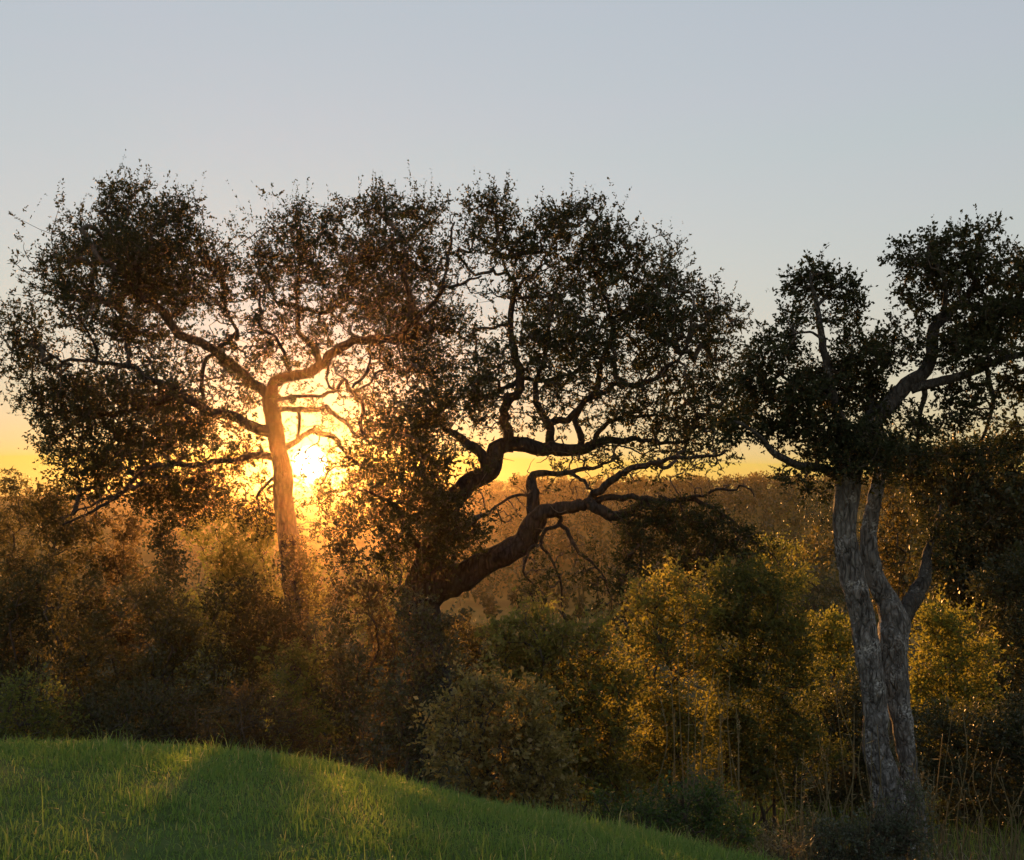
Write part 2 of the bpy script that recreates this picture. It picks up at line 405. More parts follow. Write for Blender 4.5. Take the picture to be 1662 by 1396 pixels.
def grow(seeds, seed_r, seed_cost, pts, wpath, tip=.0045, power=2.25):
    """attach every point to the growing skeleton (distance plus path length); pipe-model radii"""
    ns, n = len(seeds), len(pts)
    pos = np.vstack([seeds, pts]); parent = np.full(ns + n, -1)
    plen = np.zeros(ns + n); plen[:ns] = seed_cost
    best = np.full(n, 1e9); bp = np.zeros(n, int)
    for k in range(0, ns, 400):
        d = np.linalg.norm(pts[:, None] - seeds[None, k:k + 400], axis=2) + wpath * plen[None, k:min(ns, k + 400)]
        a = d.argmin(1); v = d[np.arange(n), a]; u = v < best
        best[u] = v[u]; bp[u] = a[u] + k
    done = np.zeros(n, bool); order = []
    for _ in range(n):
        j = int(np.argmin(best)); p = bp[j]
        done[j] = True; order.append(j); best[j] = 1e9
        parent[ns + j] = p; plen[ns + j] = plen[p] + np.linalg.norm(pos[p] - pts[j])
        d = np.linalg.norm(pts - pts[j], axis=1) + wpath * plen[ns + j]
        u = (d < best) & ~done; best[u] = d[u]; bp[u] = ns + j
    A = np.zeros(ns + n)
    A[ns:] = tip ** power
    for j in reversed(order):
        p = parent[ns + j]
        if p >= ns: A[p] += A[ns + j]
    rad = A ** (1 / power)
    return pos, parent, rad

def branch_mesh(mb, pos, parent, rad, ns, seed_r, r, wig=.17, maxr=1.0):
    for c in chains_from(parent, rad, pos, ns):
        P = pos[c].copy(); R = rad[c].copy()
        R[0] = R[1] if c[0] < ns else min(R[0], R[1] * 1.15)
        if c[0] < ns: R[0] = min(R[1] * 1.35, seed_r[c[0]])
        R = np.minimum(R, maxr); R[-1] *= .6
        big = R[0] > .012
        k = 3 if big else 2
        Q = catmull(P, k) if len(P) > 2 or big else np.array([P[0], (P[0] + P[1]) / 2, P[1]])
        RR = np.interp(np.linspace(0, len(P) - 1, len(Q)), np.arange(len(P)), R)
        seg = np.linalg.norm(np.diff(Q, axis=0), axis=1).mean()
        j = r.normal(0, wig, Q.shape) * seg; j[0] = 0; j[-1] = 0
        sweep(mb, Q + j, RR, 6 if R[0] > .03 else (5 if big else 3), lump=.25 if R[0] > .03 else 0, cap=False, seed=c[0])

def sprays(fol, tw, P, out, r, n_tw, n_lf, tl, ll, lw, up=.25, droop=0.0, shade=None, spread=.8, tw_r=.0022):
    """leafy twiglets at every point"""
    n = len(P)
    B = np.repeat(P, n_tw, 0); O = np.repeat(out, n_tw, 0)
    D = unit(r.normal(size=B.shape) * spread + O * .7 + np.array([0, 0, up]))
    L = tl * np.exp(r.normal(0, .35, len(B)))
    B = B + r.normal(0, tl * .18, B.shape)
    T = B + D * L[:, None]; T[:, 2] -= droop * L
    # twiglet: thin three sided spike
    if tw is not None:
        a = unit(np.cross(D, r.normal(size=D.shape))); b = np.cross(D, a)
        V = np.stack([B + a * tw_r, B - a * tw_r * .5 + b * tw_r * .87, B - a * tw_r * .5 - b * tw_r * .87, T], 1)
        k = np.arange(len(B))[:, None] * 4
        if B[0, 1] > 15: tw.add(V[:, [0, 1, 3]].reshape(-1, 3), None, np.arange(len(B) * 3).reshape(-1, 3))
        else: tw.add(V.reshape(-1, 3), None, np.vstack([np.hstack([k, k + 1, k + 3]), np.hstack([k + 1, k + 2, k + 3]), np.hstack([k + 2, k, k + 3])]))
    m = len(B)
    t = r.uniform(.1, 1.05, (m, n_lf)); 
    LP = B[:, None] + (T - B)[:, None] * t[..., None]
    LD = D[:, None] * .7 + r.normal(size=(m, n_lf, 3)) * .75
    LP = LP.reshape(-1, 3); LD = unit(LD.reshape(-1, 3))
    N = len(LP); Ls = ll * np.exp(r.normal(0, .22, N))
    base = .5 if shade is None else np.repeat(np.repeat(shade, n_tw), n_lf)
    rnd = np.clip(base + r.normal(0, .2, N), 0, 1)
    leaves(fol, LP, LD, Ls, lw * Ls * r.uniform(.8, 1.2, N), rnd, r, droop)

def blob_points(blobs, Y0, r, per_m3=9.0, thick=.85, mind=.17, holes=1.1, cut=-.45):
    """points in lumpy ellipsoids given as (px, py, rx, ry, depth offset, density)"""
    out = []; cen = []
    for b in blobs:
        px, py, rx, ry = b[:4]; dy = b[4] if len(b) > 4 else 0; dens = b[5] if len(b) > 5 else 1.0
        Y = Y0 + dy; c = at(px, py, Y); sx = rx / F * Y; sz = ry / F * Y; sy = thick * (sx + sz) / 2 + .15
        n = max(4, int(per_m3 * dens * 4.19 * sx * sy * sz))
        u = unit(r.normal(size=(n, 3))) * (r.uniform(0, 1, (n, 1)) ** (1 / 2.4))
        p = c + u * np.array([sx, sy, sz]) * (1 + .20 * np.clip(r.normal(size=(n, 1)), -1.4, 1.3))
        out.append(p); cen.append(np.broadcast_to(c, p.shape))
    P = np.vstack(out); Cn = np.vstack(cen)
    f = holes / max(Y0, 1) * 22
    ok = vnoise(P, f, 77) + .6 * vnoise(P, f * 2.3, 78) > cut
    P, Cn = P[ok], Cn[ok]
    # thin points that fall too close together
    cell = {}; keep = []
    K = np.floor(P / mind).astype(int)
    for i, k in enumerate(map(tuple, K)):
        if k not in cell: cell[k] = 1; keep.append(i)
    return P[keep], Cn[keep]

def limb_path(pts, Y0, d0=0.0, d1=0.0, step=.09, gnarl=1.0):
    """pts: (px, py, width px); depth runs from Y0+d0 to Y0+d1"""
    n = len(pts); A = np.array(pts, float)
    if A.shape[1] == 2: A = np.hstack([A, np.full((n, 1), 6.0)])
    seg = np.r_[0, np.cumsum(np.hypot(*np.diff(A[:, :2], axis=0).T))]; t = seg / seg[-1]
    Yd = Y0 + d0 + (d1 - d0) * t
    P = np.array([at(a[0], a[1], y) for a, y in zip(A, Yd)]); R = A[:, 2] / 2 / F * Yd
    k = max(2, int(np.linalg.norm(np.diff(P, axis=0), axis=1).mean() / step))
    Q = catmull(P, k); RR = np.interp(np.linspace(0, n - 1, len(Q)), np.arange(n), R)
    J = np.stack([vnoise(Q, 1.3, 301), .8 * vnoise(Q, 1.3, 302), vnoise(Q, 1.3, 303)], -1) * .075 + np.stack([vnoise(Q, 4.2, 304), vnoise(Q, 4.2, 305), vnoise(Q, 4.2, 306)], -1) * .05 + np.stack([vnoise(Q, 9.0, 307), vnoise(Q, 9.0, 308), vnoise(Q, 9.0, 309)], -1) * .018
    f = np.clip(np.linspace(0, 8, len(Q)), 0, 1)[:, None] * gnarl
    return Q + J * f, RR

def tree(name, label, cat, base, trunks, limbs, blobs, Y0, leaf, bark, seed, group=None, per_m3=9.0, n_tw=3, n_lf=11,
         tl=.24, ll=.068, lw=.5, wpath=.12, up=.25, droop=0.0, shoots=0, tip=.0066, lump=.16, trunk_mats=None, thick=.85, mind=.17, sides=16, maxr=.09, side=1.2, YS=1.0):
    r = np.random.default_rng(seed)
    root = empty(name, base); tag(root, label, cat, group)
    seeds, sr, scost = [], [], []
    for i, (Q, R) in enumerate(trunks):
        mb = MB(); sweep(mb, Q, R, sides + 4, lump, seed * 7 + i)
        mb.build('trunk', trunk_mats[i] if trunk_mats else bark, root)
        h = len(Q) // 2; seeds.append(Q[h::2]); sr.append(R[h::2]); scost.append(np.full(len(Q[h::2]), 1.5))
    tops = []
    for i, (Q, R) in enumerate(limbs):
        mb = MB(); sweep(mb, Q, R, sides if R[0] > .06 else 8, lump * 1.4, seed * 13 + i)
        host = None                                  # a bough that springs from another limb is that limb's part
        for (lo, LQ) in tops:
            if np.linalg.norm(LQ - Q[0], axis=1).min() < .30: host = lo
        if host is not None and min(np.linalg.norm(t[0] - Q[0], axis=1).min() for t in trunks) > .30: mb.build('branch', bark, host)
        else: tops.append((mb.build('limb', bark, root), Q))
        seeds.append(Q[1::2]); sr.append(R[1::2]); scost.append(np.linspace(.6, 0, len(Q[1::2])))
    seeds = np.vstack(seeds); sr = np.concatenate(sr); scost = np.concatenate(scost)
    P, Cn = blob_points(blobs, Y0, r, per_m3 * TREE_D, thick, mind * .55, cut=-.8)
    ex = np.vstack([Q[r.integers(len(Q) // 5, len(Q), max(3, int(len(Q) * side)))] for Q, R in limbs])      # bare side twigs along the limbs
    ex = ex + unit(r.normal(size=ex.shape)) * r.uniform(.14, .55, (len(ex), 1)) * YS
    pos, parent, rad = grow(seeds, sr, scost, np.vstack([P, ex]), wpath, tip)
    bw = MB(); branch_mesh(bw, pos, parent, rad, len(seeds), sr, r, maxr=maxr)
    fol = MB()
    out = unit(P - Cn + 1e-6)
    shade = np.clip(.45 + .2 * vnoise(P, .8, seed) + .1 * r.normal(size=len(P)), 0, 1)
    sprays(fol, bw, P, out, r, n_tw, n_lf, tl, ll, lw, up, droop, shade)
    if shoots:
        # young shoots standing out of the top of the crown
        topm = (out[:, 2] > .35) & (r.uniform(size=len(P)) < shoots)
        S = P[topm]
        if len(S): sprays(fol, bw, S, np.tile([0, 0, 1.0], (len(S), 1)), r, 2, 14, tl * 1.9, ll * .85, lw, .6, 0, None, .35)
    tag(bw.build('branchwork', M['twig'], root), kind='stuff')
    fol.build('crown', leaf, root, smooth=False)
    return root

# ------------------------------------------------------------------ left oak (the sun behind its trunk)
YL = 25.0
def L(pts, d0=0, d1=0, gnarl=1.1): return limb_path(pts, YL, d0, d1, gnarl=gnarl)
bz = tz((535 - HX) / F * YL, YL); base_py = HY - (bz - EYE) / YL * F
trunks = [L([(512, base_py + 8, 60), (505, 1200, 48), (498, 1110, 42), (489, 1035, 38), (478, 960, 34), (468, 880, 34), (462, 805, 31), (456, 760, 31), (446, 703, 28), (438, 645, 24)], gnarl=.35)]
limbs = [
 L([(438, 652, 20), (431, 634, 18), (391, 604, 15), (354, 570, 15), (330, 560, 14), (293, 550, 14), (270, 520, 14), (243, 486, 11), (219, 466, 8), (189, 439, 5)], 0, -1.2),
 L([(438, 655, 21), (448, 620, 19), (478, 607, 17), (519, 593, 16), (542, 573, 15), (564, 557, 15), (595, 548, 14), (627, 548, 13), (652, 538, 12), (668, 500, 10), (665, 463, 8), (643, 422, 6), (636, 375, 4)], 0, -.8),
 L([(652, 538, 10), (690, 500, 8), (715, 469, 7), (747, 456, 5), (778, 444, 3)], -.5, -1.5),
 L([(715, 469, 6), (730, 430, 5), (734, 393, 4), (738, 360, 3)], -1, -.6),
 L([(519, 593, 12), (510, 560, 11), (488, 545, 9), (479, 526, 8), (482, 500, 7), (463, 494, 6), (447, 482, 5), (438, 456, 4), (430, 425, 3)], -.2, .9),
 L([(482, 500, 7), (507, 513, 6), (539, 504, 6), (564, 482, 5), (575, 450, 3)], .5, 1.4),
 L([(482, 500, 6), (483, 475, 5), (485, 431, 4), (480, 395, 3)], .5, -.4),
 L([(472, 605, 8), (460, 570, 6), (447, 551, 5), (428, 538, 4), (416, 526, 4), (400, 513, 3)], .1, -.8),
 L([(354, 570, 9), (367, 557, 7), (381, 543, 6), (377, 520, 4), (360, 490, 3)], -.5, .8),
 L([(354, 572, 8), (333, 588, 7), (328, 617, 7), (327, 644, 6), (332, 664, 6)], -.5, -.3),
 L([(447, 705, 22), (431, 698, 20), (387, 680, 17), (354, 668, 15), (330, 656, 14), (296, 637, 12), (270, 624, 11), (236, 610, 9), (209, 597, 8), (148, 590, 6), (111, 588, 5), (84, 577, 4), (67, 560, 3)], 0, -2.0),
 L([(209, 597, 7), (202, 570, 6), (202, 546, 5), (190, 515, 4), (170, 490, 3)], -1.5, -.5),
 L([(155, 590, 5), (152, 565, 5), (145, 540, 4), (130, 510, 3)], -1.6, -2.3),
 L([(296, 637, 8), (260, 655, 7), (215, 668, 6), (160, 680, 4), (110, 690, 3)], -.8, .6),
 L([(455, 745, 15), (430, 742, 13), (385, 752, 11), (335, 756, 10), (296, 757, 9), (256, 759, 8), (229, 771, 7), (197, 798, 6), (165, 822, 5), (134, 842, 4), (102, 857, 3)], 0, -1.5),
 L([(197, 798, 4), (169, 812, 4), (130, 830, 3), (108, 838, 2)], -1.2, -.4),
 L([(450, 664, 9), (478, 664, 9), (495, 664, 9), (523, 660, 8), (535, 668, 8), (548, 681, 8), (564, 691, 7), (590, 712, 5), (620, 720, 4)], 0, -1.0),
 L([(483, 664, 6), (486, 680, 6), (484, 697, 6), (480, 712, 5)], -.1, -.3),
 L([(455, 733, 12), (476, 716, 10), (495, 707, 9), (519, 707, 9), (544, 715, 9), (564, 734, 8), (590, 752, 7), (625, 765, 5), (660, 770, 3)], 0, 1.0),
 L([(445, 650, 8), (478, 642, 6), (511, 641, 6), (540, 638, 6), (552, 636, 6), (562, 620, 6), (568, 632, 7), (580, 646, 7), (587, 666, 7), (584, 691, 7), (592, 715, 5)], 0, -.5),
 L([(572, 630, 5), (580, 621, 5), (595, 613, 5), (597, 589, 4), (598, 570, 3)], -.4, -.6),
 L([(574, 634, 4), (595, 627, 4), (607, 609, 4), (625, 601, 3), (645, 596, 2)], -.4, -1.0),
 L([(534, 590, 5), (528, 604, 5), (529, 620, 4), (540, 634, 4), (552, 637, 4)], -.3, -.4),
 L([(452, 783, 8), (435, 779, 5), (421, 789, 5), (412, 805, 4), (420, 830, 3)], 0, .6),
]
S_ = .45
blobs = [(210, 335, 50, 38, .5), (290, 350, 46, 36, -.6), (150, 378, 45, 34, 1), (100, 432, 40, 38, .3), (215, 410, 75, 48, 1.2), (235, 425, 60, 45, -1), (315, 405, 52, 44, .4),
 (130, 478, 58, 36, -.5), (40, 535, 34, 36, -1), (18, 585, 18, 34, -.8, .8), (28, 630, 24, 26, -1, .7), (70, 590, 40, 34, -.8, .7), (250, 475, 60, 34, .8), (175, 520, 50, 30, -1, .7), (300, 480, 48, 34, -.8),
 (355, 470, 34, 38, .5), (350, 420, 30, 28, 0), (378, 385, 14, 18, 0, .4), (230, 550, 50, 28, .8, .6), (120, 645, 60, 36, .3), (65, 660, 34, 32, -.6), (185, 645, 65, 32, -.9), (255, 655, 56, 34, .5), (300, 615, 26, 24, -.4, .6),
 (290, 705, 62, 32, -.3, 1.2), (205, 715, 58, 32, .8), (120, 700, 46, 30, -.7), (345, 700, 50, 28, .5), (110, 755, 36, 24, -1, .8), (170, 770, 44, 26, .2), (385, 590, 34, 32, .6, .5), (300, 790, 60, 30, .2, .8), (240, 780, 46, 24, -.6, .8),
 (345, 770, 46, 26, -.3), (400, 640, 30, 26, .7, S_), (400, 720, 30, 22, .4, .8), (330, 820, 44, 24, .4, .6), (410, 800, 26, 30, .5, .5),
 (430, 415, 36, 36, .3), (478, 370, 36, 30, .4), (430, 468, 34, 28, -.3, .8), (500, 425, 40, 34, -.5), (540, 375, 36, 30, .3), (615, 345, 56, 32, 0), (690, 350, 40, 34, .5), (600, 425, 56, 38, .9), (560, 465, 34, 28, .2, .8),
 (520, 505, 42, 24, .9, S_), (430, 520, 40, 24, -.4, S_), (620, 495, 56, 42, 0, 1.2), (690, 440, 50, 36, .2), (680, 540, 50, 46, .3, 1.3), (640, 600, 40, 38, .6, .7), (700, 605, 46, 44, -.3, 1.2), (735, 515, 28, 40, .6), (660, 400, 44, 32, -.6),
 (450, 590, 22, 26, .9, S_), (500, 560, 26, 22, .5, S_), (545, 540, 28, 20, 1, .5), (420, 570, 24, 24, 1.2, S_), (620, 650, 40, 34, .6, .8), (590, 690, 30, 26, .3, .5), (640, 690, 34, 30, -.5, .7), (500, 640, 30, 16, .7, .25), (530, 740, 36, 18, .9, .35), (610, 740, 40, 24, .4, .7),
 (200, 520, 185, 165, 0, .09), (230, 640, 190, 110, 0, .09), (540, 480, 180, 140, 0, .10), (470, 620, 120, 100, 0, .065), (270, 740, 180, 80, 0, .09),
 (150, 790, 50, 26, 0, .8), (250, 810, 60, 26, .3, .9), (330, 800, 56, 30, -.5, .8), (390, 760, 34, 24, .3, .9), (200, 745, 70, 26, -.3, .9), (90, 720, 40, 30, .4, .8), (290, 840, 50, 20, .6, .6), (380, 830, 36, 22, -.3, .5),
 (572, 748, 32, 34, .5, .8), (600, 790, 44, 34, .5, .8), (545, 806, 44, 22, .7, .6), (478, 828, 26, 26, .8, .4), (560, 850, 54, 30, .6, .6), (545, 700, 26, 16, .5, .5), (418, 755, 18, 18, .5, .4), (500, 870, 40, 26, .8, .4), (620, 700, 30, 30, .3, .8), (430, 850, 30, 34, .6, .4), (560, 905, 40, 28, .4, .5),
 (505, 781, 34, 9, .8, .7), (530, 738, 14, 14, .5, .5), (480, 765, 10, 14, .6, .35),
 (520, 800, 46, 30, .8, .25), (560, 640, 26, 20, .8, .3), (380, 650, 30, 20, -.8, .4), (480, 700, 20, 16, .7, .2)]
tree('cork_oak', 'broad dark oak silhouette with the setting sun behind its forked upright trunk', 'tree', at(512, base_py, YL), trunks, limbs, blobs, YL,
     M['oak_leaf'], M['bark'], 101, group='spreading oaks on the edge of the hollow', shoots=.35, per_m3=7.6, ll=.066)

# ------------------------------------------------------------------ centre oak
YC = 21.5
def C(pts, d0=0, d1=0, gnarl=1.25): return limb_path(pts, YC, d0, d1, gnarl=gnarl)
bz = tz((700 - HX) / F * YC, YC); base_py = HY - (bz - EYE) / YC * F
trunks = [C([(712, base_py + 8, 95), (705, 1190, 80), (695, 1100, 70), (688, 1030, 66), (684, 975, 64), (690, 935, 60), (700, 890, 44)], gnarl=.5)]
limbs = [
 C([(684, 975, 60), (712, 948, 58), (755, 935, 48), (803, 910, 40), (848, 880, 38), (866, 855, 36), (880, 836, 28), (900, 828, 22), (922, 822, 20), (955, 823, 19), (982, 830, 18), (1001, 838, 17), (1025, 826, 14), (1048, 812, 11), (1081, 809, 9), (1114, 810, 8), (1147, 822, 7), (1177, 845, 5), (1200, 862, 4), (1230, 884, 3)], 0, -2.0),
 C([(868, 850, 24), (867, 815, 22), (864, 789, 19), (868, 770, 14), (889, 766, 9), (922, 766, 8), (949, 756, 7), (975, 748, 5), (1005, 735, 3)], -.5, -.2),
 C([(925, 768, 6), (942, 776, 6), (962, 788, 4)], -.4, -.7),
 C([(958, 818, 16), (965, 806, 14), (978, 792, 12), (995, 776, 12), (1015, 763, 11), (1038, 753, 10), (1068, 746, 8), (1101, 740, 7), (1147, 738, 5), (1177, 729, 3)], -.9, -1.9),
 C([(970, 815, 12), (985, 806, 11), (998, 801, 11), (1021, 802, 10), (1040, 815, 9), (1060, 840, 7), (1075, 870, 5)], -.9, -1.6),
 C([(1110, 810, 6), (1144, 806, 5), (1160, 797, 5), (1183, 800, 4), (1197, 792, 4), (1213, 797, 3), (1223, 810, 2)], -1.6, -2.2),
 C([(903, 832, 8), (910, 850, 8), (905, 864, 7), (888, 866, 7), (882, 878, 6), (886, 895, 5), (899, 915, 4), (912, 948, 4), (912, 981, 3), (913, 1030, 2)], -.7, -1.1),
 C([(882, 880, 5), (866, 905, 5), (849, 928, 4), (858, 950, 3), (862, 975, 3), (861, 1014, 2)], -.8, -1.2),
 C([(910, 852, 7), (921, 868, 7), (930, 882, 7), (933, 895, 6), (955, 915, 4), (975, 941, 3), (988, 985, 2)], -.8, -1.5),
 C([(1020, 828, 9), (1034, 845, 7), (1032, 875, 5), (1020, 905, 4), (1012, 940, 3)], -1.2, -1.6),
 C([(1048, 815, 8), (1070, 835, 7), (1098, 858, 6), (1120, 890, 4), (1130, 930, 2)], -1.2, -1.9),
 C([(866, 800, 7), (853, 802, 5), (829, 803, 5), (810, 822, 4), (783, 835, 3)], -.5, -1.0),
 C([(688, 950, 46), (694, 900, 40), (708, 855, 36), (738, 806, 34), (771, 780, 31), (790, 765, 30), (796, 748, 28), (808, 735, 27), (849, 729, 24), (892, 726, 22), (932, 726, 19), (962, 723, 15), (1001, 714, 11), (1048, 710, 8), (1097, 716, 5), (1130, 712, 3)], 0, .4),
 C([(790, 755, 20), (776, 736, 17), (763, 719, 15), (748, 708, 12), (725, 690, 9), (700, 660, 6), (690, 630, 4)], .1, -.6),
 C([(824, 733, 18), (829, 706, 17), (821, 683, 16), (823, 660, 15), (835, 636, 15), (842, 618, 15), (844, 595, 14), (832, 570, 12), (829, 542, 11), (835, 501, 9), (838, 469, 7), (826, 447, 5), (815, 410, 3)], .2, .4),
 C([(840, 618, 9), (825, 622, 7), (810, 620, 6), (797, 608, 5), (775, 612, 4), (755, 620, 3)], .3, -.3),
 C([(842, 614, 8), (876, 611, 6), (914, 608, 5), (940, 595, 3)], .3, 1.0),
 C([(838, 480, 6), (855, 450, 5), (880, 425, 4), (900, 390, 3)], .3, .9),
 C([(892, 720, 15), (892, 695, 14), (882, 672, 12), (871, 650, 10), (872, 620, 8), (880, 585, 6), (885, 550, 5), (895, 510, 3)], .3, -.4),
 C([(885, 690, 12), (900, 683, 12), (927, 680, 11), (952, 652, 10), (983, 633, 9), (1008, 627, 8), (1034, 624, 8), (1062, 617, 7), (1075, 605, 7), (1097, 586, 5), (1125, 565, 3)], .3, -.7),
 C([(955, 650, 10), (971, 627, 10), (983, 595, 9), (993, 548, 8), (993, 507, 7), (977, 479, 6), (971, 460, 4), (965, 420, 3)], .1, .6),
 C([(993, 520, 6), (1020, 500, 5), (1045, 480, 4), (1060, 455, 3)], .4, 1.2),
 C([(942, 724, 12), (941, 705, 11), (936, 684, 9), (945, 665, 7)], .3, .1),
 C([(962, 722, 9), (985, 695, 7), (1015, 680, 6), (1060, 672, 5), (1100, 680, 3)], .3, 1.0),
 C([(690, 900, 20), (668, 870, 14), (650, 840, 11), (630, 815, 8), (600, 800, 5), (575, 795, 3)], .1, -.8),
 C([(708, 860, 14), (700, 820, 11), (690, 780, 8), (680, 740, 6), (672, 700, 3)], .1, -1.0),
]
blobs = [(790, 345, 46, 36, .2), (830, 395, 48, 32, .5), (765, 390, 36, 30, -.5, .8), (880, 395, 40, 38, .1), (945, 365, 50, 38, .4), (900, 362, 30, 26, -.4), (1000, 395, 38, 38, -.2), (960, 435, 52, 38, .6), (1045, 440, 42, 34, .2), (1095, 465, 38, 34, -.3),
 (1145, 500, 44, 34, 0), (1190, 520, 28, 28, .3), (1040, 510, 52, 42, .5, 1.1), (1095, 545, 58, 38, -.3, 1.1), (1165, 575, 48, 34, .4), (900, 490, 44, 42, .3), (870, 555, 42, 38, -.4, .9), (930, 555, 48, 42, .5), (850, 465, 28, 34, .6, .8), (910, 620, 34, 28, .4, .7), (980, 575, 34, 34, -.5),
 (1060, 590, 40, 24, .8, .8), (1120, 635, 52, 32, .1), (1190, 640, 42, 38, -.2), (960, 690, 40, 18, .5, .35), (1050, 680, 60, 22, .4, .9), (1130, 690, 46, 24, .2, 1.0), (1000, 735, 70, 18, 0, .5), (1090, 730, 60, 20, -.6, .7), (930, 755, 50, 14, .2, .35), (1160, 730, 34, 22, -.8, .7), (870, 700, 30, 20, .3, .35), (1030, 770, 50, 14, -.8, .35), (870, 640, 34, 24, .6, .4), (1170, 700, 40, 22, -.4, .5), (1010, 650, 36, 18, -.4, .4),
 (715, 670, 56, 40, -.5, 1.76), (660, 705, 46, 36, -.3, 1.60), (778, 640, 32, 34, -.4, 1.28), (690, 755, 50, 32, .4, 1.60), (640, 785, 44, 36, -.4, 1.12), (705, 820, 48, 38, -.8, 1.60), (755, 865, 40, 34, -1.0, 1.44), (720, 890, 34, 32, -.9, 1.60), (605, 845, 40, 30, -.5, 0.96), (650, 860, 36, 34, -.6, 1.28), (770, 690, 30, 24, -.3, 0.96),
 (1050, 838, 40, 18, -1.6, 1.76), (1100, 838, 46, 20, -1.8, 1.76), (1150, 850, 40, 20, -1.9, 1.76), (1190, 875, 36, 20, -2.0, 1.76), (1230, 900, 36, 16, -2.1, 1.54), (1255, 920, 24, 10, -2.1, 1.10),
 (1020, 875, 18, 40, -1.6, 1.76), (1045, 895, 16, 50, -1.9, 1.76), (1075, 880, 18, 40, -1.5, 1.54), (1100, 900, 18, 46, -1.9, 1.76), (1130, 885, 18, 44, -1.6, 1.76), (1155, 910, 16, 46, -2.1, 1.54), (1185, 915, 18, 36, -1.9, 1.54), (1212, 925, 14, 30, -2.2, 1.32), (1008, 930, 12, 40, -1.6, 1.76), (1010, 965, 9, 26, -1.6, 1.54), (1085, 940, 12, 30, -1.7, 1.10), (1125, 945, 12, 26, -1.8, 1.10),
 (960, 520, 200, 150, 0, .11), (880, 620, 150, 110, 0, .09), (1060, 660, 140, 90, 0, .11), (700, 760, 110, 120, -.3, .09), (790, 600, 40, 40, .6, .5), (800, 550, 24, 30, .5, .45), (785, 660, 42, 34, .6, .6), (765, 560, 24, 40, .3, .6),
 (655, 915, 46, 36, -.7, .6), (635, 960, 34, 30, -.6, .35), (610, 905, 40, 34, -.4, .5), (700, 860, 40, 30, -1.2, .8),
 (870, 935, 34, 40, -1.1, .25), (930, 920, 34, 32, -1.2, .3), (972, 955, 24, 44, -1.4, .4), (800, 845, 34, 16, -.8, .35), (860, 985, 16, 30, -1.1, .3), (912, 1000, 14, 34, -1.1, .3), (1090, 770, 40, 20, -1.2, .5), (1150, 755, 34, 16, -1.6, .35), (900, 790, 24, 14, -.4, .3)]
tree('cork_oak', 'gnarled oak with a massive low limb reaching out level over the bushes', 'tree', at(705, base_py, YC), trunks, limbs, blobs, YC,
     M['oak_leaf'], M['bark'], 202, group='spreading oaks on the edge of the hollow', shoots=.35, per_m3=9.6, ll=.061, tl=.21, YS=.85)

# ------------------------------------------------------------------ right cork oak with two pale trunks
YR = 13.5
def R_(pts, d0=0, d1=0): return limb_path(pts, YR, d0, d1, step=.06, gnarl=.5)
bz = tz((1455 - HX) / F * YR, YR); base_py = HY - (bz - EYE) / YR * F
trunks = [R_([(1452, base_py + 12, 104), (1448, base_py - 14, 82), (1446, 1330, 64), (1440, 1280, 52), (1431, 1230, 45), (1421, 1172, 41), (1411, 1110, 41), (1400, 1046, 43), (1392, 982, 41), (1382, 926, 44), (1374, 861, 38), (1380, 797, 42), (1378, 764, 46), (1390, 725, 40)], -.1, 0),
          R_([(1478, base_py + 12, 70), (1480, base_py - 14, 52), (1480, 1310, 36), (1476, 1238, 31), (1466, 1174, 34), (1453, 1110, 44), (1448, 1046, 50), (1448, 1010, 54), (1436, 975, 38), (1424, 945, 31), (1415, 905, 30), (1415, 865, 27), (1425, 800, 24), (1432, 740, 20)], .35, .6)]
trunks = [(q_, r_ * .96) for q_, r_ in trunks]
limbs = [
 R_([(1450, 1015, 36), (1470, 990, 30), (1486, 968, 27), (1497, 945, 22), (1503, 918, 17), (1508, 890, 12), (1516, 855, 7), (1526, 820, 4)], .5, 1.2),
 R_([(1385, 745, 36), (1405, 700, 30), (1440, 659, 26), (1472, 627, 24), (1498, 605, 22), (1508, 572, 19), (1508, 535, 18), (1521, 514, 17), (1540, 498, 15), (1563, 491, 13), (1592, 501, 12), (1612, 500, 9), (1640, 480, 5)], 0, .3),
 R_([(1518, 518, 11), (1526, 490, 9), (1530, 460, 7), (1520, 425, 5), (1505, 405, 3)], .2, -.3),
 R_([(1560, 490, 9), (1575, 460, 7), (1590, 425, 6), (1590, 395, 4), (1592, 375, 3)], .2, .4),
 R_([(1478, 632, 18), (1505, 625, 16), (1534, 620, 15), (1566, 610, 14), (1601, 594, 12), (1634, 581, 11), (1668, 573, 9), (1710, 555, 6), (1740, 540, 4)], .1, -.3),
 R_([(1601, 596, 8), (1611, 646, 7), (1605, 685, 6), (1595, 707, 5), (1590, 725, 3)], 0, .4),
 R_([(1499, 628, 9), (1497, 655, 8), (1492, 685, 7), (1488, 720, 4)], .1, .5),
 R_([(1376, 775, 26), (1350, 765, 17), (1330, 759, 15), (1295, 752, 13), (1263, 739, 11), (1240, 717, 8), (1215, 700, 5), (1195, 685, 3)], 0, -.7),
 R_([(1385, 735, 24), (1365, 690, 19), (1348, 630, 15), (1340, 588, 13), (1332, 549, 12), (1327, 511, 10), (1324, 491, 9), (1318, 465, 6), (1315, 440, 4)], 0, -.2),
 R_([(1325, 495, 6), (1345, 475, 5), (1370, 462, 3)], -.2, .2),
 R_([(1332, 545, 5), (1310, 535, 4), (1285, 540, 3)], -.1, -.4),
 R_([(1355, 650, 9), (1320, 640, 7), (1285, 625, 6), (1255, 600, 4)], -.1, .3),
 R_([(1400, 705, 12), (1410, 660, 9), (1412, 620, 7), (1405, 585, 4)], 0, .5),
]
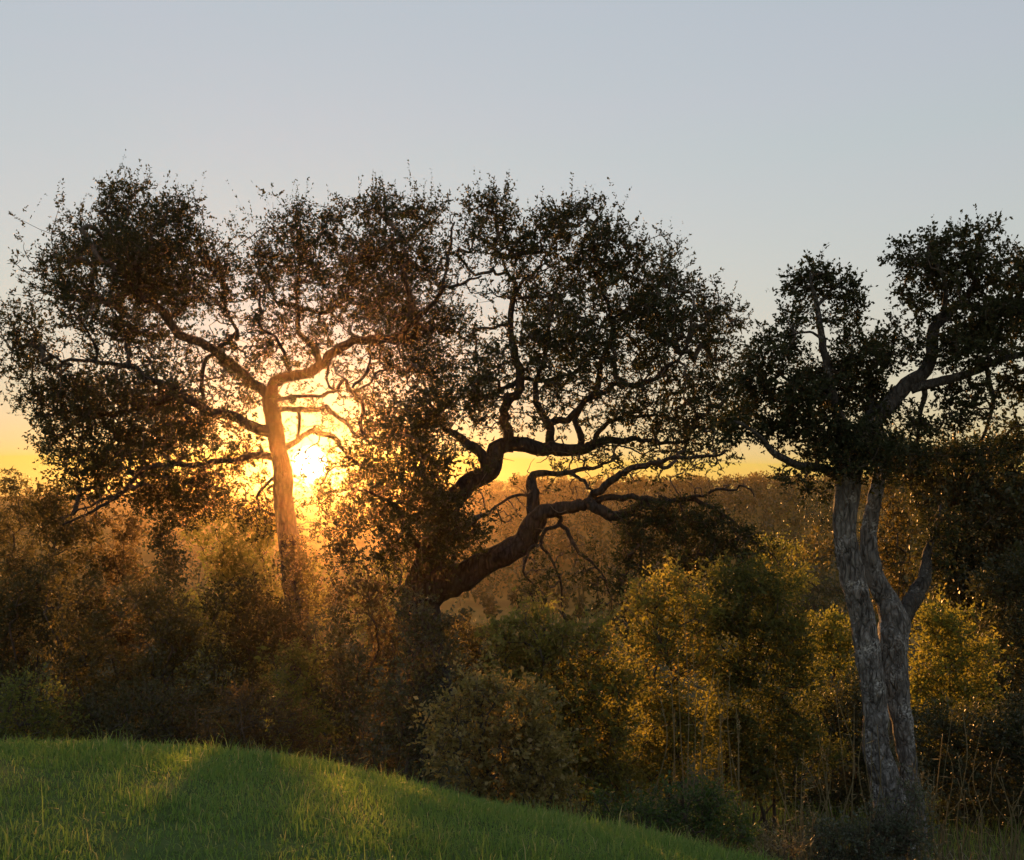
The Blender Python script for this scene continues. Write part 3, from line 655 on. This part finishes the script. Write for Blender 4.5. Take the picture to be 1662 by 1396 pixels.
blobs = [(1320, 460, 50, 26, 0), (1365, 478, 36, 24, .1), (1285, 520, 32, 28, -.1, .8), (1300, 445, 30, 16, -.2), (1388, 510, 22, 22, .2, .8), (1360, 520, 26, 20, -.2, .6), (1255, 575, 44, 34, -.1), (1230, 630, 44, 36, .2), (1295, 640, 44, 34, -.3, 1.1), (1345, 630, 40, 40, .2, 1.1), (1405, 590, 48, 36, .1), (1440, 560, 30, 30, .3, .8),
 (1380, 570, 30, 28, -.2, .9), (1270, 690, 48, 30, .2, 1.1), (1200, 690, 38, 30, -.2, .9), (1340, 700, 46, 30, -.1, 1.2), (1410, 660, 48, 40, .3, 1.1), (1390, 720, 46, 26, -.2, 1.1), (1460, 690, 46, 26, .2),
 (1500, 430, 42, 34, 0), (1465, 415, 22, 20, -.1, .8), (1485, 490, 26, 30, .1, .8), (1540, 400, 40, 28, .1), (1590, 378, 28, 15, 0, .9), (1622, 375, 14, 16, 0, .6), (1600, 415, 36, 26, -.2), (1560, 455, 44, 30, .3), (1640, 440, 36, 28, .2), (1680, 450, 36, 36, 0), (1625, 510, 46, 36, -.1), (1575, 540, 40, 32, .3, .9), (1540, 570, 32, 28, -.1, .8),
 (1665, 520, 36, 40, .2), (1600, 570, 44, 26, -.2), (1560, 640, 38, 26, .2, .8), (1640, 630, 36, 30, .3, .8), (1600, 660, 30, 24, -.1, .7), (1690, 600, 30, 40, -.2), (1530, 690, 40, 20, .2, .8), (1660, 680, 30, 20, .2, .7), (1325, 735, 36, 22, -.3, 1), (1380, 752, 34, 18, -.55, 1.2), (1430, 742, 36, 22, -.5, 1.1), (1480, 745, 36, 22, -.2), (1440, 785, 24, 14, -.5, .9), (1530, 740, 34, 20, .2), (1600, 735, 36, 20, 0), (1660, 730, 36, 24, 0), (1410, 715, 40, 24, -.6, 1.1), (1515, 885, 18, 26, .9, .9), (1530, 850, 22, 26, 1.0, .9), (1525, 915, 14, 18, .9, .8), (1330, 620, 120, 80, 0, .05), (1580, 540, 120, 120, 0, .08), (1475, 570, 22, 24, .3, .7), (1290, 775, 36, 18, -.5, .5), (1330, 795, 26, 18, -.3, .5)]
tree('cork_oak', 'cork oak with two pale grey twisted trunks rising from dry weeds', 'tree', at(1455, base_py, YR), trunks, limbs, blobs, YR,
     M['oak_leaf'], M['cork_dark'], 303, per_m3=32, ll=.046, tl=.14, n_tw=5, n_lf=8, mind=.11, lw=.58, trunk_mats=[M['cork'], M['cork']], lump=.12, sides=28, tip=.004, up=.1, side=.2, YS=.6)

# ------------------------------------------------------------------ bushes and small trees
def bush(name, label, cat, Y, bx, blobs, leaf, seed, group=None, per_m3=14, n_tw=5, n_lf=7, tl=.2, ll=.05, lw=.5, nstem=5, up=.35, droop=0.0,
         wpath=.35, tip=.0038, mind=.13, thick=.8, bark=None, spread=.8, twigs=True):
    r = np.random.default_rng(seed)
    X = (bx - HX) / F * Y; gz = tz(X, Y); base = np.array([X, Y, gz])
    root = empty(name, base); tag(root, label, cat, group)
    P, Cn = blob_points(blobs, Y, r, per_m3 * BUSH_D, thick, mind * .5, cut=-.8)
    P = P[P[:, 2] > terrain(P[:, 0], P[:, 1]) + .06]; Cn = Cn[:len(P)]
    ctr = P.mean(0); top = P[:, 2].max()
    seeds, sr, sc = [], [], []
    for k in range(nstem):
        tgt = P[r.integers(len(P))]
        q0 = base + np.array([r.normal(0, .16), r.normal(0, .16), -.05])
        h = gz + (tgt[2] - gz) * .7
        q1 = q0 + (np.array([tgt[0], tgt[1], h]) - q0) * np.array([.35, .35, .55]) + r.normal(0, .06, 3)
        q2 = np.array([q0[0] + (tgt[0] - q0[0]) * .75, q0[1] + (tgt[1] - q0[1]) * .75, h])
        Q = catmull(np.array([q0, q1, q2]), 8); H = max(h - gz, .3)
        R = np.linspace(.012 + .009 * H, .006, len(Q))
        mb = MB(); sweep(mb, Q, R, 7, .18, seed + k); mb.build('stem', bark or M['twig'], root)
        seeds.append(Q[3:]); sr.append(R[3:]); sc.append(np.linspace(.8, 0, len(Q) - 3))
    seeds = np.vstack(seeds); sr = np.concatenate(sr); sc = np.concatenate(sc)
    pos, parent, rad = grow(seeds, sr, sc, P, wpath, tip)
    bw = MB(); branch_mesh(bw, pos, parent, rad, len(seeds), sr, r, maxr=.03)
    fol = MB(); out = unit(P - ctr + 1e-6)
    shade = np.clip(.45 + .22 * vnoise(P, 1.1, seed) + .1 * r.normal(size=len(P)), 0, 1)
    sprays(fol, bw if (twigs and Y < 14) else None, P, out, r, n_tw, n_lf, tl, ll, lw, up, droop, shade, spread)
    tag(bw.build('branchwork', M['twig'], root), kind='stuff'); fol.build('foliage', leaf, root, smooth=False)
    return root

def col_blobs(px, y0, y1, w, seed, n=6, dens=1.0, dy=.5):
    """uneven stack of lumps from row y0 (top) to y1 (foot), about w wide"""
    g = np.random.default_rng(seed); o = []
    for k in range(n):
        t = k / (n - 1); yy = y0 + (y1 - y0) * t; ww = w * (.45 + .55 * math.sin(math.pi * min(1, .2 + .7 * t))) * g.uniform(.75, 1.15)
        hh = (y1 - y0) / n * g.uniform(.7, 1.0)
        o.append((px + g.uniform(-.35, .35) * w, yy + hh * .5, ww * .55, hh, g.uniform(-dy, dy), dens))
        o.append((px + g.choice([-1, 1]) * w * g.uniform(.2, .5), yy + hh * g.uniform(.2, .9), ww * .38, hh * .7, g.uniform(-dy, dy), dens))
    return o

GT = 'tall thicket trees left of the lawn'
# back row, tall and slender
bush('thicket_tree', 'drooping brown-green tree rising against the pale sky beside the oak crown', 'tree', 29, 10, [(15, 790, 34, 34, 0), (35, 840, 44, 34, 0), (-10, 850, 40, 50, .3), (30, 910, 46, 40, 0), (20, 980, 50, 50, 0), (20, 1060, 46, 50, 0)], M['thicket'], 11, GT, per_m3=5.5, ll=.10, lw=.28, tl=.38, droop=.7, up=-.2, n_lf=8, mind=.24)
bush('thicket_tree', 'slim olive tree just below the tips of the dead oak branch', 'tree', 27, 105, col_blobs(105, 800, 1130, 80, 1, 7), M['thicket'], 12, GT, per_m3=6, ll=.085, tl=.32, mind=.22)
bush('thicket_tree', 'brown tinted tree in the thicket below the drooping dead branch', 'tree', 28, 190, col_blobs(185, 850, 1130, 80, 2, 6), M['rust'], 13, GT, per_m3=6, ll=.085, tl=.32, mind=.22)
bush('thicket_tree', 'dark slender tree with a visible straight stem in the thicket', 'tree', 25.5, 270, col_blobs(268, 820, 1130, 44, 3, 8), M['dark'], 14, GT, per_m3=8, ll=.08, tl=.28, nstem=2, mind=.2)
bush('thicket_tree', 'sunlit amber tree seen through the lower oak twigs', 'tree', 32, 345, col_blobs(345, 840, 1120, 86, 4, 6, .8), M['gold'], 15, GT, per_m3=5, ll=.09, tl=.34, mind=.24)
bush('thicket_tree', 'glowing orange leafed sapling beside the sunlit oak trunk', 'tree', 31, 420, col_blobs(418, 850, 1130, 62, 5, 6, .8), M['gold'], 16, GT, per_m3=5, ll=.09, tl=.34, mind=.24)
bush('thicket_tree', 'thin dark tree standing in the sun glow between the two oaks', 'tree', 23.5, 560, col_blobs(556, 880, 1180, 26, 6, 8), M['oak_leaf_warm'], 17, GT, per_m3=8, ll=.075, tl=.26, nstem=2, mind=.2)
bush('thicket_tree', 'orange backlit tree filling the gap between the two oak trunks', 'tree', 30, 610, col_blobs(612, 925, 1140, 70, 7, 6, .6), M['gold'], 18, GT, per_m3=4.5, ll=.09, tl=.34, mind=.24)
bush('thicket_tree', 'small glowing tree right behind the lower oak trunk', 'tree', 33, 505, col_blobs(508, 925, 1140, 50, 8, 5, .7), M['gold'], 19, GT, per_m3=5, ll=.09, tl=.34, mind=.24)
# middle row
GM = 'shrubs along the foot of the bank'
bush('shrub', 'tall dark brown shrub under the drooping tree', 'shrub', 18.5, 45, col_blobs(40, 930, 1210, 110, 21, 6), M['oak_leaf_warm'], 21, GM, per_m3=10, ll=.062, tl=.24, mind=.17)
bush('shrub', 'brown shrub with fine pale glints below the brown tinted tree', 'shrub', 17.5, 150, col_blobs(150, 950, 1210, 100, 22, 6), M['thicket'], 22, GM, per_m3=10, ll=.06, tl=.22, mind=.17)
bush('shrub', 'broad dull olive shrub in the middle of the thicket', 'shrub', 17, 270, col_blobs(270, 960, 1210, 120, 23, 6), M['thicket'], 23, GM, per_m3=10, ll=.058, tl=.22, mind=.17)
bush('shrub', 'olive brown shrub filling the shade left of the oak trunk foot', 'shrub', 18, 390, col_blobs(390, 950, 1220, 110, 24, 6), M['oak_leaf_warm'], 24, GM, per_m3=10, ll=.06, tl=.22, mind=.17)
bush('shrub', 'green topped arching shrub in front of the oak trunk foot', 'shrub', 15.5, 480, [(470, 1065, 34, 18, 0), (500, 1080, 30, 26, 0), (480, 1110, 44, 34, 0), (500, 1170, 46, 50, 0), (470, 1180, 40, 46, .2)], M['olive'], 25, GM, per_m3=16, ll=.055, tl=.22, droop=.3)
bush('shrub', 'brownish shrub right before the lower trunk of the sunlit oak', 'shrub', 20, 470, col_blobs(475, 905, 1210, 84, 29, 7), M['thicket'], 29, GM, per_m3=13, ll=.06, tl=.22, mind=.17)
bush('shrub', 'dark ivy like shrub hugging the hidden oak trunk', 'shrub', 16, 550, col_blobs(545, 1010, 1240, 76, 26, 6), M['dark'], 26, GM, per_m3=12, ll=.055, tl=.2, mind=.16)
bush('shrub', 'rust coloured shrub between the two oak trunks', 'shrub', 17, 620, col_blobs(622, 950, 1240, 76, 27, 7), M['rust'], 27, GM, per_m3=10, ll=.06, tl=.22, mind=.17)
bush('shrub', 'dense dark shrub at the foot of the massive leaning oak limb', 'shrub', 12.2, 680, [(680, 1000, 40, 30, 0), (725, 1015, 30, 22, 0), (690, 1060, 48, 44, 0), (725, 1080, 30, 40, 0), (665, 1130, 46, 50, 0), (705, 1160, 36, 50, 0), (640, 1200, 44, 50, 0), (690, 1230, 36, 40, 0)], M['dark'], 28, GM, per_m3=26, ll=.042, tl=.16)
bush('shrub', 'low brown shrub down behind the gap under the massive limb', 'shrub', 24, 765, [(745, 1035, 44, 20, 0), (785, 1045, 40, 20, 0), (760, 1075, 50, 34, 0), (810, 1085, 44, 34, 0), (770, 1130, 60, 44, 0)], M['thicket'], 30, GM, per_m3=10, ll=.07, tl=.24, mind=.18)
# front row on the crest
GF = 'low bushes on the crest of the lawn'
bush('low_bush', 'pale green and gold low bush at the lawn edge below the brown shrub', 'bush', 12, 40, [(40, 1120, 44, 18, 0), (80, 1135, 34, 16, 0), (20, 1160, 44, 30, 0), (70, 1175, 50, 30, 0), (0, 1200, 50, 40, 0), (90, 1210, 40, 30, 0)], M['olive'], 31, GF, per_m3=30, ll=.04, tl=.15, mind=.1)
bush('low_bush', 'bare dark low bush in the shade of the olive shrub', 'bush', 12.3, 215, [(170, 1160, 50, 34, 0), (230, 1150, 54, 40, 0), (290, 1160, 48, 36, 0), (240, 1200, 70, 40, 0), (330, 1185, 36, 30, 0)], M['oak_leaf_warm'], 32, GF, per_m3=26, ll=.036, tl=.15, mind=.11)
bush('low_bush', 'pinkish brown dry bush at the lawn edge beside the dark ivy shrub', 'bush', 11.5, 430, [(390, 1140, 44, 26, 0), (440, 1160, 44, 26, 0), (480, 1180, 36, 26, 0), (420, 1195, 60, 30, 0), (350, 1180, 36, 30, 0), (500, 1215, 36, 24, 0)], M['rust'], 33, GF, per_m3=32, ll=.036, tl=.14, mind=.1)
GB = 'sunlit golden bushes below the level oak limb'
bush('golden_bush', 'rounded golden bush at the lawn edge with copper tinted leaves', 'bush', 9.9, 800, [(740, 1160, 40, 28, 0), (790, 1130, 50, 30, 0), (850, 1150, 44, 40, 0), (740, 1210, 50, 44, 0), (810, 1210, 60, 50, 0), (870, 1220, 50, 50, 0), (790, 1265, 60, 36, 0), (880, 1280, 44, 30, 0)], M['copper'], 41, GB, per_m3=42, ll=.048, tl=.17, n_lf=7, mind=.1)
bush('golden_bush', 'green gold bush with bright top directly under the hanging oak twigs', 'bush', 13.5, 890, [(870, 1005, 40, 22, 0), (830, 1040, 44, 30, 0), (900, 1045, 50, 34, 0), (970, 1040, 44, 34, 0), (860, 1100, 56, 44, 0), (940, 1110, 60, 50, 0), (1000, 1100, 40, 40, 0), (920, 1180, 64, 50, 0), (980, 1180, 50, 50, 0), (940, 1250, 60, 44, 0), (1000, 1260, 40, 40, 0)], M['gold'], 42, GB, per_m3=32, ll=.054, tl=.19, mind=.125)  # brighter gold leaf colour stands in for sunlight the oak limb blocks
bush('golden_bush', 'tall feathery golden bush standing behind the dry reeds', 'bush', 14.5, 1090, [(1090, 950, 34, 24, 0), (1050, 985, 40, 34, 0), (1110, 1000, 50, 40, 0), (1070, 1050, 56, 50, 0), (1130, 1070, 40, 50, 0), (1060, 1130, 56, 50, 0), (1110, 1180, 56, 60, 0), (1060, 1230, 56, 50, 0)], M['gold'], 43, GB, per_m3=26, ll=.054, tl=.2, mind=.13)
bush('willow_bush', 'large rounded shaded green bush left of the pale trunks', 'bush', 15, 1230, [(1190, 950, 46, 30, 0), (1240, 960, 44, 34, 0), (1170, 1010, 50, 44, 0), (1240, 1020, 56, 50, 0), (1285, 1050, 36, 50, 0), (1190, 1090, 50, 50, 0), (1260, 1100, 56, 50, 0), (1200, 1170, 60, 54, 0), (1280, 1180, 50, 54, 0), (1220, 1240, 70, 50, 0), (1320, 1230, 50, 40, 0)], M['willow'], 44, None, per_m3=30, ll=.058, lw=.38, tl=.22, mind=.135)
bush('yellow_bush', 'bright yellow bush glowing left of the twin trunks', 'bush', 18, 1345, [(1345, 1015, 34, 24, 0), (1330, 1045, 30, 26, 0), (1365, 1050, 34, 36, 0), (1350, 1095, 40, 36, 0), (1345, 1150, 44, 40, 0), (1345, 1200, 40, 40, 0)], M['yellow'], 45, None, per_m3=18, ll=.062, tl=.2, mind=.15)
bush('yellow_bush', 'yellow leafed bush right of the twin trunks', 'bush', 18, 1540, [(1510, 1010, 34, 30, 0), (1550, 1030, 44, 30, 0), (1580, 1070, 34, 34, 0), (1520, 1070, 44, 44, 0), (1560, 1120, 50, 40, 0), (1500, 1130, 40, 40, 0), (1545, 1180, 50, 44, 0)], M['yellow'], 46, None, per_m3=18, ll=.062, tl=.2, mind=.15)
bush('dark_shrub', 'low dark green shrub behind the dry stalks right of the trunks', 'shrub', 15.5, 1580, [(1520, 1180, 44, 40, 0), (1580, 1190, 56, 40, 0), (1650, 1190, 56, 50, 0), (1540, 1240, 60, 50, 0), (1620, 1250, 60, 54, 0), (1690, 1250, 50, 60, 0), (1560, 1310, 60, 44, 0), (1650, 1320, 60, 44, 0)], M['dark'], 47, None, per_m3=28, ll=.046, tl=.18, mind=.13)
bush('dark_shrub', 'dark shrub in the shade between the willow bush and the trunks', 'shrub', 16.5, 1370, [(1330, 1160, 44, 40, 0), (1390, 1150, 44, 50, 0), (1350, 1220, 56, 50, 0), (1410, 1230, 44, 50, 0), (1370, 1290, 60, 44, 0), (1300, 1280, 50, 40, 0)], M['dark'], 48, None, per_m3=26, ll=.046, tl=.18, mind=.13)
# dark trees behind the right oak
bush('dark_tree', 'dark bushy tree with bluish leaves at the edge of the wood right of the trunks', 'tree', 19, 1640, [(1620, 960, 44, 44, 0), (1670, 940, 50, 50, 0), (1640, 1040, 50, 54, 0), (1600, 1090, 30, 40, 0), (1690, 1050, 50, 60, 0), (1650, 1130, 56, 50, 0), (1610, 1170, 40, 44, 0)], M['dark'], 51, None, per_m3=15, ll=.062, tl=.24, nstem=3, mind=.17)
bush('dark_tree', 'tall dense dark tree crown behind the upper twin trunks', 'tree', 21, 1560, [(1500, 760, 60, 40, 0), (1570, 755, 56, 40, 0), (1640, 745, 56, 34, 0), (1540, 820, 56, 50, 0), (1610, 820, 60, 50, 0), (1680, 800, 50, 60, 0), (1550, 890, 44, 50, 0), (1640, 890, 56, 50, 0), (1600, 950, 50, 44, 0), (1450, 745, 46, 34, 0), (1530, 900, 36, 56, 0), (1545, 965, 28, 36, 0)], M['dark'], 52, None, per_m3=14, ll=.078, tl=.26, nstem=4, mind=.19)
bush('brown_tree', 'brown backlit tree seen between and beside the twin trunks', 'tree', 24, 1460, [(1440, 800, 44, 34, 0), (1470, 850, 44, 40, 0), (1440, 890, 40, 40, 0), (1480, 930, 40, 40, 0), (1550, 990, 50, 34, 0), (1600, 1000, 40, 30, 0), (1330, 890, 30, 24, 0), (1450, 960, 40, 34, 0), (1640, 760, 30, 40, 0)], M['thicket'], 53, None, per_m3=6, ll=.075, tl=.28, nstem=4, mind=.2)
bush('layered_pine', 'dark tree with flat layered branches down in the valley behind the willow bush', 'tree', 42, 1330, [(1330, 800, 30, 12, 0), (1310, 830, 44, 10, 0), (1345, 855, 50, 12, 0), (1290, 880, 40, 10, 0), (1335, 905, 56, 12, 0), (1290, 935, 54, 12, 0), (1350, 955, 50, 14, 0), (1310, 985, 60, 16, 0)], M['dark'], 54, None, per_m3=3.2, ll=.12, lw=.3, tl=.4, nstem=2, up=0, mind=.3)
bush('valley_bush', 'small bright green bush down in the valley beyond the willow bush', 'bush', 38, 1260, [(1255, 890, 26, 12, 0), (1280, 900, 24, 14, 0), (1245, 910, 30, 16, 0), (1270, 940, 40, 30, 0)], M['yellow'], 55, None, per_m3=4, ll=.11, tl=.34, mind=.28)
# low green weeds where the lawn meets the hollow
bush('weed_clump', 'low green weeds with golden tops at the foot of the reeds', 'weed', 10.5, 1115, [(1110, 1292, 44, 14, 0), (1150, 1300, 34, 16, 0), (1090, 1320, 50, 22, 0), (1150, 1330, 56, 26, 0), (1190, 1345, 40, 24, 0)], M['green'], 61, None, per_m3=60, ll=.04, lw=.4, tl=.13, nstem=7, mind=.08)
bush('weed_clump', 'dark green low weeds running along the lower lawn edge', 'weed', 10.3, 1010, [(970, 1305, 40, 14, 0), (1020, 1318, 40, 16, 0), (1060, 1335, 40, 18, 0), (990, 1325, 44, 14, 0)], M['green'], 62, None, per_m3=60, ll=.036, lw=.4, tl=.12, nstem=7, mind=.08)
bush('weed_clump', 'grey green flowering weeds before the foot of the twin trunks', 'weed', 12.2, 1400, [(1330, 1350, 40, 30, 0), (1390, 1365, 44, 30, 0), (1440, 1370, 40, 30, 0), (1300, 1385, 50, 24, 0), (1370, 1395, 60, 20, 0), (1480, 1290, 16, 30, 0), (1490, 1350, 24, 34, 0), (1425, 1325, 24, 26, 0), (1455, 1345, 26, 36, 0), (1410, 1365, 30, 26, 0), (1470, 1375, 34, 24, 0)], M['bluegreen'], 63, None, per_m3=48, ll=.036, lw=.4, tl=.16, nstem=9, mind=.1)
bush('weed_clump', 'straw yellow tuft of dry weeds where the lawn ends', 'weed', 11.4, 1260, [(1255, 1375, 24, 16, 0), (1280, 1385, 20, 16, 0), (1240, 1392, 26, 12, 0)], M['straw'], 64, None, per_m3=70, ll=.05, lw=.2, tl=.15, nstem=6, mind=.08, up=.7)

# ------------------------------------------------------------------ dry reeds and stalks
def reed_clump(label, Y, stems, seed, group, top=True, name='reed_clump'):
    r = np.random.default_rng(seed)
    px0 = np.mean([s[0] for s in stems]); X0 = (px0 - HX) / F * Y
    root = empty(name, (X0, Y, tz(X0, Y))); tag(root, label, 'reed', group)
    for (pb, pt, yt) in stems:
        y = Y + r.uniform(-.35, .35); xb = (pb - HX) / F * y; zb = tz(xb, y)
        T = at(pt, yt, y + r.uniform(-.15, .15)); B = np.array([xb, y, zb - .04])
        m1 = B + (T - B) * .35 + r.normal(0, .055, 3); m2 = B + (T - B) * .7 + r.normal(0, .07, 3)
        Q = catmull(np.array([B, m1, m2, T]), 6)
        mb = MB(); R = np.linspace(.0095, .003, len(Q)) * r.uniform(.7, 1.15); sweep(mb, Q, R, 6)
        # dry leaves sheathing the stalk
        k = r.integers(3, 7); t = r.uniform(.12, .95, k); LP = B + (T - B) * t[:, None]
        idx = np.clip((t * (len(Q) - 1)).astype(int), 0, len(Q) - 1); LP = Q[idx]
        D = unit(r.normal(size=(k, 3)) * np.array([1, 1, .3]) + np.array([0, 0, .9]))
        leaves(mb, LP, D, r.uniform(.06, .20, k), r.uniform(.005, .010, k), .5 + .3 * r.normal(size=k), r, .5)
        if top:
            n = r.integers(14, 26); u = r.uniform(0, 1, n) ** .7
            LP = T - (T - m2) * (u * .45)[:, None]; D = unit(r.normal(size=(n, 3)) * .5 + np.array([0, 0, .9]))
            leaves(mb, LP, D, r.uniform(.02, .06, n), r.uniform(.004, .008, n), r.uniform(.3, 1, n), r, .1)
        mb.build('stalk', M['straw'], root)
    return root

rr = np.random.default_rng(5)
def stems(n, x0, x1, yt0, yt1, lean=22):
    return [(x, x + rr.normal(0, lean), rr.uniform(yt0, yt1)) for x in rr.uniform(x0, x1, n)]
GRD = 'dry reeds in the hollow'
reed_clump('tall dry reeds before the golden feathery bush', 12.2, [(1120, 1110, 985), (1125, 1100, 1035), (1112, 1125, 1050), (1140, 1160, 1085), (1150, 1165, 1105), (1105, 1090, 1110), (1130, 1150, 1130), (1075, 1072, 1130), (1085, 1095, 1150), (1145, 1175, 1140)], 71, GRD)
reed_clump('leaning dry reeds right of the tall reeds', 11.6, [(1215, 1185, 1090), (1205, 1180, 1120), (1195, 1195, 1150), (1220, 1200, 1170), (1185, 1170, 1160)], 72, GRD)
reed_clump('single pale bare stalk standing before the green gold bush', 10.6, [(931, 932, 1190), (926, 936, 1250)], 73, GRD, top=False)
reed_clump('brown dry reeds crowding the left foot of the twin trunks', 12.6, stems(18, 1340, 1432, 1130, 1320, 16), 74, GRD, top=False)
reed_clump('sparse pale reeds left of the trunk foot reeds', 12.2, stems(14, 1260, 1345, 1190, 1330, 18), 75, GRD)
reed_clump('slender grey stalks right of the twin trunks before the dark shrub', 12.4, stems(13, 1515, 1600, 1150, 1340, 20), 76, GRD, top=False)
reed_clump('pale upright stalks near the edge of the wood', 12.0, stems(13, 1595, 1690, 1170, 1340, 20), 77, GRD, top=False)
reed_clump('short grey stems close behind the right foot of the trunks', 13.2, stems(9, 1480, 1530, 1200, 1310, 10), 78, GRD)

def straw_tuft(label, Y, px, n, spread, h, seed, mat='straw'):
    r = np.random.default_rng(seed); X0 = (px - HX) / F * Y; z0 = tz(X0, Y)
    mb = MB()
    for k in range(n):
        B = np.array([X0 + r.normal(0, spread), Y + r.normal(0, spread), 0]); B[2] = tz(B[0], B[1]) - .02
        a = r.uniform(0, 6.28); hh = h * r.uniform(.5, 1.2); o = hh * r.uniform(.3, 1.1)
        d = np.array([math.cos(a), math.sin(a), 0])
        Q = np.array([B, B + d * o * .2 + [0, 0, hh * .6], B + d * o * .6 + [0, 0, hh * .9], B + d * o + [0, 0, hh * .65]])
        Q = catmull(Q, 3); s = np.array([-d[1], d[0], 0]); w = np.linspace(.007, .0015, len(Q))[:, None]
        V = np.stack([Q - s * w, Q + s * w], 1).reshape(-1, 3)
        i = np.arange(len(Q) - 1)[:, None] * 2
        mb.add(V, np.hstack([i, i + 1, i + 3, i + 2]), None, r.uniform(0, 1))
    o = mb.build('grass_tuft', M[mat], smooth=False, origin=(X0, Y, z0)); tag(o, label, 'grass tuft', 'arching grass tufts in the hollow')
    return o
straw_tuft('arching dry straw tuft at the foot of the pale upright stalks', 12.0, 1600, 90, .22, .42, 81)
straw_tuft('bent pinkish straw tuft right of the trunk base', 12.2, 1530, 70, .18, .4, 82)
straw_tuft('dry straw tuft at the foot of the tall reeds', 11.2, 1105, 70, .16, .38, 83)
straw_tuft('dry straw tuft below the leaning reeds', 11.0, 1225, 80, .2, .40, 84)
straw_tuft('arching green tuft beside the weeds left of the trunk foot', 11.8, 1345, 90, .25, .42, 85, 'bluegreen')
straw_tuft('thin dry tuft under the single pale stalk', 10.4, 930, 50, .15, .25, 86)

# ------------------------------------------------------------------ undergrowth and far wood (uncountable)
r = np.random.default_rng(91)
mb = MB()
n = 30000; X = r.uniform(-9, 10, n); Y = r.uniform(9.2, 17, n)
ok = (grass_region(X, Y) < .5) & (np.abs(X) < .55 * Y + 1.2); X, Y = X[ok], Y[ok]; n = len(X)
P = np.stack([X, Y, 0 * X], -1)
blades(mb, X, Y, .16 * np.exp(r.normal(0, .4, n)) * (1.1 + .5 * vnoise(P, 1.1, 92)), r.uniform(.004, .008, n), r.uniform(.1, .9, n), np.clip(.55 + .3 * vnoise(P, .7, 93) + r.normal(0, .2, n), 0, 1), r)
tag(mb.build('undergrowth', M['grass'], smooth=False), 'rough grass and weeds covering the floor of the hollow', 'grass', kind='stuff')

mb = MB()
def far_tree(x, y, h, w, q, size):
    z = tz(x, y); P = r.normal(size=(q, 3)); P = unit(P) * r.uniform(.3, 1, (q, 1)) ** .5
    c = np.array([x, y, z + h * .55]); P = c + P * np.array([w * .5, w * .5, h * .5])
    leaves(mb, P, r.normal(size=(q, 3)), np.full(q, size) * r.uniform(.6, 1.3, q), np.full(q, size * .7), np.clip(r.normal(.5, .2) + r.normal(0, .15, q), 0, 1), r)
    sweep(mb, np.array([[x, y, z - .3], [x + r.normal(0, .2), y, z + h * .4], [x + r.normal(0, .3), y, z + h * .8]]), np.array([.03, .022, .01]) * h, 3)
for k in range(1900):
    y = r.uniform(84, 214); x = (r.uniform(-.1, .42) if k % 3 else r.uniform(-.6, .6)) * y
    h = r.uniform(1.4, 3.0) * (.6 if x < 0 else 1); far_tree(x, y, h, h * r.uniform(.6, 1.1), 34, .45 if x > 0 else .3)
for k in range(150):
    y = r.uniform(42, 92); x = r.uniform(-.55, .6) * y
    h = r.uniform(.7, 1.3) if -.07 * y < x < .12 * y else r.uniform(1.5, 3.2)
    far_tree(x, y, h, h * r.uniform(.6, .9), 130, .30)
tag(mb.build('far_wood', M['forest'], smooth=False), 'hazy wood covering the slope across the valley', 'wood', kind='stuff')

# ------------------------------------------------------------------ haze
m, nd, ln = new_mat('warm_haze')
pv = nd.new('ShaderNodeVolumePrincipled'); pv.inputs['Color'].default_value = (1, .70, .40, 1)
pv.inputs['Density'].default_value = HAZE_DENSITY; pv.inputs['Anisotropy'].default_value = HAZE_G
o = nd.new('ShaderNodeOutputMaterial'); ln.new(pv.outputs[0], o.inputs['Volume'])
mb = MB(); x0, x1, y0, y1, z0, z1 = -250, 250, -60, 262, -11, 10.6
V = [(x0, y0, z0), (x1, y0, z0), (x1, y1, z0), (x0, y1, z0), (x0, y0, z1), (x1, y0, z1), (x1, y1, z1), (x0, y1, z1)]
mb.add(V, [(0, 3, 2, 1), (4, 5, 6, 7), (0, 1, 5, 4), (1, 2, 6, 5), (2, 3, 7, 6), (3, 0, 4, 7)])
hz = mb.build('haze', m, smooth=False); tag(hz, 'thin warm evening haze filling the valley air', 'haze', kind='stuff')
